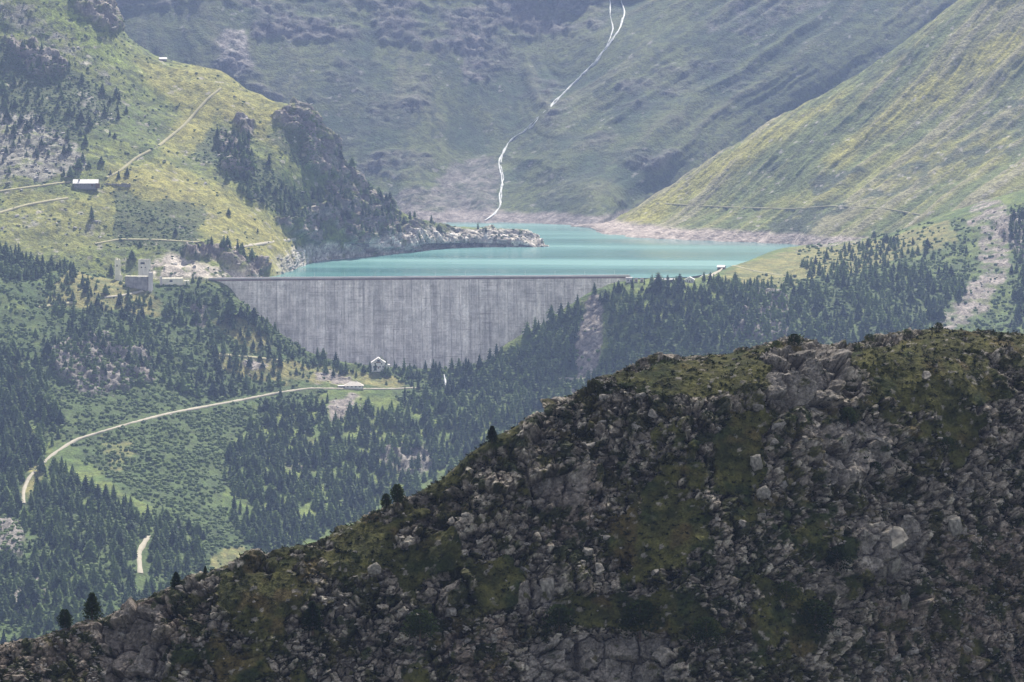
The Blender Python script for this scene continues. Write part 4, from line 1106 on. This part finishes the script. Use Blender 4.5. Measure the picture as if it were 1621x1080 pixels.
gvis = ((Gs.v < 1110) & (Gs.v > np.interp(Gs.u, *zip(*sil)) - 3) & (Gs.u > -40) & (Gs.u < 1660) & (Gs.P[..., 1] > 0)).astype(float)
zones = [('weathered grey boulder in the broken rock on the right side of the dark ridge', 'boulders on the right side of the ridge'),
         ('weathered grey boulder in the scrubby rubble on the middle of the dark ridge', 'boulders in the middle of the ridge'),
         ('brownish grey boulder on the low left end of the dark ridge', 'boulders on the low left end of the ridge')]
Q, Nn = pick(Gs, 700, rock * (0.3 + 0.9 * gslab * 0 + 0.7 * (gn > 0)) , seed=21, mind=2.6, vis=gvis)
nb_ = 0
rb = random.Random(3)
for q, n in zip(Q, Nn):
    if nb_ >= 270: break
    u, v = proj(q); s = 0.9 + 1.9 * rb.random() ** 2.2
    o = link_mesh('boulder', bigmesh[nb_ % 9])
    o.location = (float(q[0]), float(q[1]), float(q[2]) + 0.12 * s); o.scale = (s * rb.uniform(0.8, 1.3), s * rb.uniform(0.8, 1.2), s * rb.uniform(0.6, 1.05))
    o.rotation_euler = (rb.uniform(-.5, .5), rb.uniform(-.5, .5), rb.uniform(0, 6.28))
    z_ = rock_zone(u, v)
    tag(o, z_[0], 'boulder', z_[1]); nb_ += 1

def stones(sheet, n, dens, seed, s0, s1, pw_, name, label, mat, vis=None):
    Q, Nn = pick(sheet, n, dens, seed=seed, vis=vis)
    g = np.random.default_rng(seed + 1)
    s = s0 + (s1 - s0) * g.random(len(Q)) ** pw_
    pl = [(q[0], q[1], q[2], a * x, a * y, a * z, r) for q, a, x, y, z, r in zip(Q, s, g.uniform(.8, 1.4, len(Q)), g.uniform(.7, 1.2, len(Q)), g.uniform(.5, 1, len(Q)), g.uniform(0, 6.28, len(Q)))]
    return scatter_mesh(name, rockvars, pl, mat, label, tilt=0.5)
stones(Gs, 11000, (rock * (0.25 + 1.0 * sstep(0.0, 0.4, gn) + 0.8 * gred * (1 - gslab)) * (1.1 - 0.9 * blocky) + 0.04), 31, 0.22, 1.35, 3.0, 'rubble', 'loose grey rubble strewn over the dark ridge', M['rock'], gvis)
stones(H, 2600, np.clip(rub * 1.2 + 0.5 * pale * 0.5 + shore * 0.9 * (H.P[..., 2] > -1) + 0.012 + 0.25 * hrock, 0, 2), 33, 0.9, 6.0, 3.2, 'rubble', 'pale rubble and stones strewn over the green hill', M['farrock'], ((H.v > 0) & (H.v < 445)).astype(float))
stones(V, 1600, np.clip(vscree + 0.01 + 0.3 * vrock, 0, 2), 35, 0.7, 3.6, 3.0, 'rubble', 'pale scree stones in the wooded valley', M['farrock'])

# ------------------------------------------------------------------ conifers of the valley
def conifer(seed, whorls=8, per=6, h=1.0, w=0.2, full=1.0, droop=0.35):
    """crown of drooping branch blades round a slim core; unit height"""
    r = random.Random(seed)
    V_, F_ = [], []
    m = 5
    for i in range(m):
        a = 6.283 * i / m; V_.append((0.62 * w * math.cos(a), 0.62 * w * math.sin(a), 0.12))
    V_.append((0, 0, 0.97)); V_.append((0, 0, 0.10))
    for i in range(m):
        F_.append((i, (i + 1) % m, m)); F_.append(((i + 1) % m, i, m + 1))
    for k in range(whorls):
        t = (k + 0.3) / whorls
        z = 0.10 + 0.84 * t
        rad = w * ((1 - t) ** 0.62) * (1.05 if k else 0.8) + 0.012
        for j in range(per):
            if r.random() > full: continue
            a = 6.283 * (j + r.random() * 0.8) / per + k * 0.7
            R_ = rad * r.uniform(0.65, 1.25); hw = 0.35 * R_ + 0.012
            c_, s_ = math.cos(a), math.sin(a)
            b = len(V_)
            V_ += [(0, 0, z + 0.055), (c_ * R_ * 0.6 - s_ * hw, s_ * R_ * 0.6 + c_ * hw, z + 0.005), (c_ * R_, s_ * R_, z - droop * R_), (c_ * R_ * 0.6 + s_ * hw, s_ * R_ * 0.6 - c_ * hw, z + 0.005)]
            F_ += [(b, b + 1, b + 2), (b, b + 2, b + 3)]
    return np.array(V_, float), np.array(F_)
lowcon = [conifer(400 + k, 5, 5, w=(0.24, 0.30, 0.38, 0.27, 0.34, 0.46)[k], full=0.95) for k in range(6)]
hicon = [conifer(430 + k, 9, 7, w=(0.22, 0.29, 0.35, 0.26, 0.42)[k], full=0.9) for k in range(5)]
himesh = []
for v_, f_ in hicon:
    me = bpy.data.meshes.new('crown'); me.from_pydata([tuple(a) for a in v_], [], [tuple(map(int, a)) for a in f_]); me.materials.append(M['crown']); me.update(); himesh.append(me)
bm = bmesh.new(); bmesh.ops.create_cone(bm, cap_ends=True, segments=6, radius1=0.022, radius2=0.006, depth=0.6)
bmesh.ops.translate(bm, vec=(0, 0, 0.22), verts=bm.verts)
trunkmesh = to_mesh(bm, 'trunk', M['bark'])
def tree(p, h, k, label, group, fat=1.0, rz=0.0, name='conifer_tree'):
    r_ = empty(name, (float(p[0]), float(p[1]), float(p[2])), rz, label, 'tree', group)
    r_.scale = (h * fat, h * fat, h)
    link_mesh('crown', himesh[k % len(himesh)], r_); link_mesh('trunk', trunkmesh, r_)
    return r_

# single trees one can point to: sheet, u, v of foot, height px, fatness, label
lone = [
    (H, 145, 347, 22, 1.3, 'dark conifer standing alone on the open pasture below the alp barn'),
    (H, 426, 261, 20, 0.9, 'lone slim conifer on the grassy shoulder beside the dark crag'),
    (H, 362, 340, 11, 1.2, 'small round conifer alone on the sunlit meadow slope under the crag'),
    (H, 335, 388, 15, 1.0, 'conifer at the left end of the row of three on the dark knoll'),
    (H, 351, 391, 13, 1.0, 'conifer in the middle of the row of three on the dark knoll'),
    (H, 364, 396, 18, 1.0, 'conifer at the right end of the row of three on the dark knoll'),
    (H, 222, 389, 11, 1.4, 'small bushy conifer on the curving pasture path above the ruins'),
    (H, 209, 411, 17, 1.3, 'pointed conifer just above the pale silo of the ruined works'),
    (H, 176, 436, 20, 1.3, 'dark conifer touching the left side of the thin ruined tower'),
    (H, 278, 370, 10, 1.2, 'small conifer in the pasture above the curving path'),
    (H, 408, 368, 8, 1.2, 'tiny conifer on the yellow slope above the pale path to the shore'),
    (H, 683, 354, 15, 0.9, 'slim conifer on the grassy neck of the lake promontory'),
    (H, 695, 368, 15, 1.6, 'bushy conifer on the stony lake promontory'),
    (H, 657, 344, 12, 1.2, 'conifer high on the rocky neck of the lake promontory'),
    (H, 769, 368, 8, 1.1, 'small conifer near the middle of the lake promontory'),
    (H, 823, 371, 9, 1.1, 'tiny dark conifer near the outer tip of the lake promontory'),
    (H, 638, 392, 16, 1.0, 'conifer at the waterline where the crag meets the lake'),
    (V, 941, 462, 16, 0.8, 'slim conifer in front of the right end of the dam face'),
    (V, 627, 580, 7, 1.6, 'tiny dark tree against the dam just right of the white house'),
    (V, 655, 581, 7, 1.4, 'second tiny dark tree against the dam right of the white house'),
    (V, 690, 590, 20, 1.2, 'broad topped conifer against the foot of the dam'),
    (V, 366, 500, 34, 1.6, 'tall bushy conifer against the left end of the dam face'),
    (V, 1042, 462, 32, 1.5, 'tallest dark conifer on the right abutment before the turquoise water'),
    (V, 1057, 458, 24, 1.0, 'conifer next to the tallest one on the right abutment'),
    (V, 1076, 458, 26, 0.9, 'slim conifer between the long shed and the white hut'),
    (V, 1001, 458, 20, 1.0, 'conifer in front of the gatehouse at the dam end'),
    (V, 1252, 452, 20, 0.9, 'conifer at the right end of the bright meadow above the forest'),
]
ln = 0
for (sh, u, v, hp, fat, lab) in lone:
    p, n = sh.at(u, v); p = p - np.array([0, 0, 0.4])
    tree(p, hp * p[1] / F * 1.05, ln, lab, None, fat, ln * 1.3); ln += 1

V.pu_, V.pv_ = V.pu, V.pv
fdense = raster([[(-240, 560), (55, 560), (95, 690), (60, 735), (120, 765), (230, 820), (330, 850), (352, 880), (260, 940), (0, 1060), (-240, 1100)],
                 [(360, 660), (450, 640), (560, 690), (640, 625), (720, 590), (860, 620), (900, 640), (800, 700), (640, 800), (400, 890), (370, 830), (350, 700)],
                 [(800, 552), (860, 514), (930, 480), (1000, 448), (1100, 448), (1240, 458), (1250, 500), (1230, 560), (1000, 610), (940, 600), (900, 640), (760, 640)],
                 (0.85, [(-40, 390), (30, 400), (110, 400), (120, 440), (90, 500), (0, 480)]), (0.8, [(330, 560), (390, 560), (390, 600), (320, 610)]),
                 (0.30, [(100, 455), (330, 445), (390, 480), (470, 540), (570, 585), (640, 605), (480, 612), (380, 600), (260, 545), (100, 540)]),
                 (0.45, [(60, 540), (260, 540), (420, 620), (360, 640), (220, 600), (80, 600)]), (0.6, [(300, 650), (470, 630), (620, 650), (560, 720), (360, 700)]),
                 (0.16, [(1260, 420), (1400, 380), (1540, 400), (1530, 470), (1320, 460)]), (0.6, [(1240, 458), (1320, 450), (1400, 430), (1500, 440), (1530, 470), (1480, 520), (1400, 560), (1230, 560)]), (0.45, [(1600, 330), (1860, 300), (1860, 520), (1600, 520)]), (0.3, [(540, 570), (800, 570), (800, 600), (600, 612)])], 1)
fhole = raster([[(925, 462), (950, 462), (962, 500), (952, 600), (900, 602), (915, 520)], [(200, 600), (430, 655), (360, 720), (350, 800), (400, 868), (330, 850), (230, 780), (110, 700), (150, 650)],
                [(-240, 430), (70, 440), (90, 520), (0, 560), (-240, 560)], [(1565, 400), (1600, 430), (1555, 510), (1470, 530), (1530, 460)], [(480, 588), (560, 592), (640, 596), (640, 612), (480, 616)],
                [(170, 425), (300, 425), (290, 462), (190, 468)], [(325, 870), (400, 862), (400, 900), (330, 910)], [(500, 640), (575, 622), (560, 655), (520, 680)], [(1100, 415), (1245, 430), (1240, 448), (1100, 446)],
                (0.8, [(590, 725), (670, 700), (700, 730), (640, 765)]), [(-40, 815), (38, 825), (36, 885), (-40, 905)], (0.85, [(170, 720), (240, 740), (250, 790), (150, 760)])], 1)
vn = fbm(V.P / 30, 3, 201)
wood = rs(fdense, vu, vv) * (1 - rs(fhole, V.u, V.v)) * np.clip(0.55 + 1.2 * vn + 1.3 * fbm(V.P / 13, 3, 202), 0.06, 1.3)
road_v = np.interp(V.u, [p[0] for p in road_pts[4:]], [p[1] for p in road_pts[4:]])
nearroad = ((V.v > road_v - 3) & (V.v < road_v + 24) & (V.u < 640) & (V.u > 85))
lr = ((V.u > 26) & (V.u < 88) & (V.v > 716) & (V.v < 815)) & (np.abs(V.u - np.interp(V.v, [715, 739, 757, 776, 797], [90, 62, 45, 37, 37])) < 9)
lr |= ((V.u > 212) & (V.u < 238) & (V.v > 850) & (V.v < 928))
wood = np.where(lr, 0.0, wood)
visV = ((V.pv < silv(V.pu) + 130)).astype(float)
visV[:4] = 0
Q, Nn = pick(V, 15500, wood, seed=41, mind=5.2, vis=visV)
u_, v_ = proj(Q)
gt = np.random.default_rng(9)
hh = (5.5 + 11.5 * gt.random(len(Q)) ** 0.9) * np.where((u_ > 950) & (v_ < 520), 0.95, 1.0) * np.where((u_ < 700) & (u_ > 85) & (v_ < 620), 0.82, 1.0)
hh = np.where((u_ > 1240) & (v_ < 430), hh * 0.75, hh)
roadpx = np.concatenate([np.stack(proj(c_), -1) for c_ in ROADS])
keep_ = np.ones(len(Q), bool)
for i in range(len(Q)):
    hp_ = hh[i] / Q[i, 1] * F
    near_ = (np.abs(roadpx[:, 0] - u_[i]) < 3 + 0.16 * hp_) & (roadpx[:, 1] < v_[i] + 2) & (roadpx[:, 1] > v_[i] - hp_)
    if near_.any() and gt.random() < 0.86: keep_[i] = False
Q, Nn, u_, v_, hh = Q[keep_], Nn[keep_], u_[keep_], v_[keep_], hh[keep_]
hh = np.where((u_ < 90) & (v_ > 560) & (v_ < 760), hh * 1.2, hh)
inv = (v_ < silv(u_) - 4) & (u_ > 4) & (u_ < 1617)
order = np.argsort(-(hh / Q[:, 1]) * inv)
single = set(order[:245].tolist())
def wood_zone(u, v):
    if v > 640 and u < 330:
        if v < 740: return ('tall conifer in the wood above the hairpin of the gravel road at far left', 'conifers above the road hairpin')
        if v < 830 and u < 110: return ('tall conifer just below the road hairpin at far left', 'conifers below the road hairpin')
        if v < 830: return ('tall conifer between the road hairpin and the green scrub fan', 'conifers beside the scrub fan')
        if u > 232: return ('tall conifer right of the short pale road stretch in the lower left wood', 'conifers right of the lower road')
        if u > 120: return ('tall conifer left of the short pale road stretch in the lower left wood', 'conifers left of the lower road')
        return ('tall conifer near the rocky patch at the bottom of the lower left wood', 'conifers near the lower rocky patch')
    if u < 110: return ('dark conifer on the pasture edge left of the ruined concrete works', 'conifers left of the ruined works')
    if u < 330 and v < 540: return ('dark conifer on the broken slope right below the ruined concrete works', 'conifers below the ruined works')
    if u < 330: return ('dark conifer by the shaded rocks above the gravel road', 'conifers by the shaded rocks')
    if u < 480 and v < 620: return ('conifer on the slope between the ruined works and the dam foot', 'conifers left of the dam foot')
    if u < 640 and v < 620: return ('conifer between the white house and the gravel road', 'conifers around the white house')
    if u < 560: return ('conifer in the dense wood right of the green scrub fan', 'conifers right of the scrub fan')
    if u < 900: return ('conifer in the dense dark wood between the dam foot and the foreground ridge', 'conifers below the dam')
    if u < 1150: return ('conifer in the dark forest right of the pinkish scree gully', 'conifers right of the scree gully')
    return ('conifer in the forest behind the highest part of the foreground ridge', 'conifers behind the ridge top')
for i in sorted(single):
    lab, grp = wood_zone(u_[i], v_[i])
    tree(Q[i] - np.array([0, 0, 0.5]), float(hh[i]), int(i), lab, grp, float(gt.uniform(0.85, 1.35)), float(i))
rest = [i for i in range(len(Q)) if i not in single]
pl = [(Q[i, 0], Q[i, 1], Q[i, 2] - 0.6, hh[i] * f, hh[i] * f, hh[i], i * 1.7) for i, f in zip(rest, gt.uniform(0.85, 1.4, len(rest)))]
tn_ = np.clip(0.5 + 1.1 * fbm(Q[rest] / 28.0, 3, 301) + gt.uniform(-.38, .38, len(rest)), 0, 1)
scatter_mesh('forest', lowcon, pl, M['forest'], 'dense conifer forest covering the valley sides', tn_)

# conifers on the crag and the rubble slope of the left hill
hd = raster([[(350, 262), (405, 262), (410, 290), (480, 295), (560, 305), (612, 322), (640, 345), (642, 396), (590, 396), (540, 378), (470, 360), (430, 335), (360, 290)],
             (0.8, [(342, 218), (390, 218), (398, 260), (350, 262)]), (0.30, [(-60, 60), (60, 70), (110, 110), (200, 150), (190, 210), (130, 245), (70, 250), (-60, 250)]),
             (0.35, [(500, 200), (545, 250), (560, 300), (520, 300)]), (0.05, [(640, 345), (800, 362), (760, 372), (650, 380)]), (0.25, [(280, 392), (370, 390), (420, 420), (300, 412)]),
             (0.12, [(-60, 250), (230, 260), (200, 280), (-60, 280)]), (0.5, [(590, 296), (640, 330), (650, 350), (600, 340)])], 1)
visH = ((H.u > -60) & ~((H.P0[..., 2] < 17) & (H.u > 470) & (H.u < 650))).astype(float); visH[:3] = 0
Q, Nn = pick(H, 620, rs(hd, hu, hv), seed=51, mind=4.0, vis=visH)
u_, v_ = proj(Q); hh = gt.uniform(6, 13.5, len(Q))
nh = 0; pl = []
for i in range(len(Q)):
    if nh < 40 and 4 < u_[i] < 640 and hh[i] > 10.5:
        lab = ('dark conifer on the boulder strewn slope at upper left', 'conifers on the upper left slope') if u_[i] < 260 else ('dark conifer clinging to the grey crag above the lake', 'conifers on the crag above the lake')
        tree(Q[i] - np.array([0, 0, 0.5]), float(hh[i]), i, lab[0], lab[1], float(gt.uniform(0.9, 1.4)), float(i)); nh += 1
    else:
        f = gt.uniform(0.9, 1.5); pl.append((Q[i, 0], Q[i, 1], Q[i, 2] - 0.5, hh[i] * f, hh[i] * f, hh[i], i * 1.7))
scatter_mesh('crag_forest', lowcon, pl, M['forest'], 'small conifers covering the crag and hill', gt.random(len(pl)))

# green alder scrub
def clump(seed):
    bm = bmesh.new(); bmesh.ops.create_icosphere(bm, subdivisions=1, radius=0.5)
    r = random.Random(seed)
    for v in bm.verts: v.co *= r.uniform(0.65, 1.35)
    low = [f for f in bm.faces if f.calc_center_median().z < -0.28]
    bmesh.ops.delete(bm, geom=low, context='FACES')
    v_, f_ = arr(bm); return v_, f_
clumps = [clump(k) for k in range(7)]
sw = rs(scrub_poly, vu, vv) * np.clip(0.6 + 1.2 * fbm(V.P / 14, 3, 211), 0.05, 1) * (1 - 0.9 * sstep(0.3, 0.6, vscree)) * (1 - 0.8 * sstep(0.4, 0.8, vdry))
sw = np.where(lr | ((np.abs(V.v - road_v) < 5) & (V.u < 660)), 0, sw)
Q, Nn = pick(V, 14500, sw, seed=61, vis=visV)
s = gt.uniform(1.6, 4.6, len(Q))
pl = [(q[0], q[1], q[2] + 0.15 * a, a * 1.1, a * 1.0, a * 1.0, a * 9) for q, a in zip(Q, s)]
scatter_mesh('alder_scrub', clumps, pl, M['scrub'], 'green alder scrub on the valley side', gt.random(len(pl)), smooth=False)
Q, Nn = pick(H, 4200, np.clip(shrubby * 1.0 + 0.10, 0, 1) * (1 - 0.7 * dry), seed=63, vis=((H.v > 0) & (H.v < 450)).astype(float) * visH)
s = gt.uniform(1.2, 3.6, len(Q))
scatter_mesh('hill_scrub', clumps, [(q[0], q[1], q[2], a * 1.25, a * 1.1, a * 0.75, a * 9) for q, a in zip(Q, s)], M['scrub'], 'low dark scrub on the green hill', gt.random(len(Q)) * 0.6)

# ------------------------------------------------------------------ plants of the foreground ridge
def tuft(seed, n=7):
    r = random.Random(seed); V_, F_ = [], []
    for k in range(n):
        a = r.uniform(0, 6.28); l = r.uniform(0.35, 0.75); up = r.uniform(0.15, 0.75); w = r.uniform(0.10, 0.22)
        c_, s_ = math.cos(a), math.sin(a); ox, oy = r.uniform(-.25, .25), r.uniform(-.25, .25); b = len(V_)
        V_ += [(ox - s_ * w, oy + c_ * w, 0.0), (ox + s_ * w, oy - c_ * w, 0.0), (ox + c_ * l + s_ * w * .4, oy + s_ * l - c_ * w * .4, up * 0.8), (ox + c_ * l * 1.05 - s_ * w * .5, oy + s_ * l * 1.05 + c_ * w * .5, up * 0.7)]
        F_ += [(b, b + 1, b + 2), (b, b + 2, b + 3)]
    return np.array(V_, float), np.array(F_)
tufts = [tuft(k) for k in range(9)]
Q, Nn = pick(Gs, 15000, np.clip(0.15 + gmask * 0.8 + rock * sstep(0.05, 0.3, -gn) * 0.8, 0, 1) * (1 - 0.8 * gslab), seed=71, vis=gvis)
s = gt.uniform(0.45, 1.35, len(Q))
tn = np.clip(0.25 + 0.9 * fbm(Q / 6.0, 3, 140) + gt.uniform(-.15, .25, len(Q)), 0, 1)
scatter_mesh('juniper_scrub', tufts, [(q[0], q[1], q[2] - 0.05, a, a, a * 0.7, a * 30) for q, a in zip(Q, s)], M['juniper'], 'low dark juniper and heath on the rocky ridge', tn, tilt=0.4)

def pine(seed, n, w, shape):
    """bushy pine: needle sprays all through a lumpy crown; unit height"""
    r = random.Random(seed); V_, F_ = [], []
    lumps = [(r.uniform(-.5, .5) * w, r.uniform(-.5, .5) * w, r.uniform(0.1, 0.8), r.uniform(0.14, 0.26)) for _ in range(9)]
    for k in range(n):
        z = r.random() ** 0.85
        R_ = w * (shape(z)) * (0.62 + 0.5 * math.sin(z * 23 + 2 * math.sin(k * 0.9)) ** 2)
        a = r.uniform(0, 6.28); q = r.random() ** 0.45
        x, y = math.cos(a) * R_ * q, math.sin(a) * R_ * q
        zz = 0.06 + 0.92 * z
        if k % 4 == 0:
            L_u = lumps[k % 9]; x, y, zz = L_u[0] + r.gauss(0, .4) * L_u[3], L_u[1] + r.gauss(0, .4) * L_u[3], L_u[2] * 0.9 + r.gauss(0, .4) * L_u[3]
            zz = max(0.02, zz)
            if math.hypot(x, y) > w * shape(min(1, zz)) * 1.15: continue
        l = r.uniform(0.05, 0.10); wd = l * 0.38
        d = Vector((math.cos(a) + r.uniform(-.5, .5), math.sin(a) + r.uniform(-.5, .5), r.uniform(0.0, 1.3))).normalized()
        sd_ = d.cross(Vector((r.uniform(-1, 1), r.uniform(-1, 1), r.uniform(-1, 1)))).normalized() * wd
        p = Vector((x, y, zz)); b = len(V_)
        V_ += [tuple(p), tuple(p + d * l * 0.5 + sd_), tuple(p + d * l), tuple(p + d * l * 0.5 - sd_)]
        F_ += [(b, b + 1, b + 2), (b, b + 2, b + 3)]
    me = bpy.data.meshes.new('crown'); me.from_pydata(V_, [], F_); me.materials.append(M['pine']); me.update()
    return me
egg = lambda z: max(0.03, (math.sin(math.pi * min(1, 0.16 + 0.80 * z)) ** 0.8))
cone_ = lambda z: max(0.03, (1 - z) ** 0.75 * (0.75 + 0.25 * min(1, z * 6)))
dome = lambda z: max(0.05, math.sqrt(max(0, 1 - z ** 2.2)))
pm = {'slim': pine(1, 1500, 0.27, cone_), 'egg': pine(2, 1700, 0.36, egg), 'cone': pine(3, 1700, 0.42, cone_), 'bush': pine(4, 1500, 0.65, dome), 'bush2': pine(5, 1300, 0.85, dome)}
bm = bmesh.new(); bmesh.ops.create_cone(bm, cap_ends=True, segments=8, radius1=0.045, radius2=0.012, depth=1.0)
bmesh.ops.translate(bm, vec=(0, 0, 0.40), verts=bm.verts)
ptrunk = to_mesh(bm, 'trunk', M['bark'])
near = [
    (103, 996, 32, 'egg', 'dark egg shaped pine, lowest of those on the ridge line at left'),
    (146, 981, 43, 'cone', 'largest bushy pine on the ridge line, beside the egg shaped one'),
    (279, 932, 27, 'cone', 'broad low pine standing alone where the ridge line steepens at left'),
    (325, 908, 13, 'slim', 'very small pine on the ridge line at the edge of the grassy knoll'),
    (390, 886, 9, 'bush', 'tiny dark shrub on the skyline of the grassy knoll'),
    (611, 805, 24, 'egg', 'smaller and left one of two pines close together on the ridge line'),
    (629, 797, 31, 'egg', 'taller and right one of two pines close together on the ridge line'),
    (779, 701, 27, 'cone', 'single pointed pine halfway up the rising ridge line'),
    (1257, 548, 20, 'bush', 'dark spiky dwarf pine on the skyline above the big grey outcrop'),
    (1228, 550, 12, 'bush2', 'low dark shrub left of the spiky dwarf pine on the skyline'),
    (1376, 540, 12, 'bush2', 'low dark mat of dwarf pine where the skyline steps up at right'),
    (1436, 530, 10, 'bush2', 'small dark shrub on the right hand grassy skyline'),
    (1486, 524, 14, 'bush', 'dark shrub at the highest point of the skyline'),
    (1342, 672, 28, 'bush', 'green dwarf pine among grey blocks under the big outcrop'),
    (1385, 752, 22, 'bush', 'round green shrub in the middle of the blocky rock at right'),
    (1013, 1010, 60, 'bush', 'large dark dwarf pine above the grey slab at bottom centre'),
    (885, 1002, 46, 'bush', 'dark shrub directly under the pale upright boulder'),
    (1118, 1022, 46, 'bush', 'dark shrub between two stony ribs near the bottom'),
    (1290, 1005, 56, 'bush', 'broad dark dwarf pine left of the small round pale boulder'),
    (495, 1000, 48, 'cone', 'dark pointed pine in the grassy hollow at lower left'),
    (1325, 905, 40, 'bush', 'dark dwarf pine left of the broad smooth pale boulder'),
    (1245, 950, 30, 'bush2', 'low dark shrub on the stony slope left of the dwarf pine'),
    (665, 1010, 46, 'bush', 'dark shrub on the scrubby slope left of the red scree'),
    (1500, 715, 24, 'bush2', 'low yellowish green mat on the right side of the blocky rock'),
]
for k, (u, v, hp, kind_, lab) in enumerate(near):
    p, n = Gs.at(u, v); h = hp * p[1] / F * 1.02
    bush = kind_.startswith('bush')
    r_ = empty('dwarf_pine' if bush else 'pine_tree', (float(p[0]), float(p[1]), float(p[2]) - 0.15), k * 1.1, lab, 'shrub' if bush else 'tree')
    r_.scale = (h, h, h)
    link_mesh('crown', pm[kind_], r_); link_mesh('trunk', ptrunk, r_)



# ------------------------------------------------------------------ haze and an added, unseen cloud
hz_m = bpy.data.materials.new('haze_air'); hz_m.use_nodes = True
nt = hz_m.node_tree
nt.nodes.remove(nt.nodes['Principled BSDF'])
pv = nt.nodes.new('ShaderNodeVolumePrincipled')
pv.inputs['Color'].default_value = (0.44, 0.58, 1.0, 1)
pv.inputs['Density'].default_value = HAZE_DENSITY
pv.inputs['Anisotropy'].default_value = 0.25
nt.links.new(pv.outputs['Volume'], nt.nodes['Material Output'].inputs['Volume'])
bm = bmesh.new()
bmesh.ops.create_cube(bm, size=1)
me = bpy.data.meshes.new('haze')
bmesh.ops.scale(bm, vec=(5000, 6600, 1001), verts=bm.verts)
bmesh.ops.translate(bm, vec=(0, 2900, 199), verts=bm.verts)
bm.to_mesh(me); bm.free()
me.materials.append(hz_m)
hz = bpy.data.objects.new('haze', me); COL.objects.link(hz)
tag(hz, 'pale blue haze filling the valley', kind='stuff')

def shade_cloud(name, cx, cy, cz, rx, ry, rz, seed):
    bm = bmesh.new()
    bmesh.ops.create_icosphere(bm, subdivisions=5, radius=1)
    V0 = np.array([v.co for v in bm.verts])
    n = fbm(V0 * 2.2 + seed, 4, seed)
    for v, k in zip(bm.verts, n):
        s = 1 + 0.45 * float(k)
        z = v.co.z * s
        if z < 0: z *= 0.35
        v.co = Vector((v.co.x * s * rx, v.co.y * s * ry, z * rz))
    for f in bm.faces: f.smooth = True
    me = bpy.data.meshes.new(name); bm.to_mesh(me); bm.free()
    me.materials.append(M['shade_cloud'])
    o = bpy.data.objects.new(name, me); o.location = (cx, cy, cz); COL.objects.link(o)
    o['kind'] = 'structure'
    return o
cm = bpy.data.materials.new('thin_shade_cloud'); cm.use_nodes = True      # thin enough to let soft sunlight through
nt = cm.node_tree; nt.nodes.remove(nt.nodes['Principled BSDF'])
mx = nt.nodes.new('ShaderNodeMixShader'); mx.inputs[0].default_value = 0.40
tr = nt.nodes.new('ShaderNodeBsdfTransparent'); tl = nt.nodes.new('ShaderNodeBsdfTranslucent')
tl.inputs['Color'].default_value = (0.92, 0.92, 0.92, 1)
nt.links.new(tr.outputs[0], mx.inputs[1]); nt.links.new(tl.outputs[0], mx.inputs[2])
nt.links.new(mx.outputs[0], nt.nodes['Material Output'].inputs['Surface'])
M['shade_cloud'] = cm
k = 1150 / SUN.z
shade_cloud('shade_cloud', 0 + SUN.x * k, 520 + SUN.y * k, 100 + 1150, 700, 800, 180, 3)  # out of view, added and sized to shade the foreground ridge
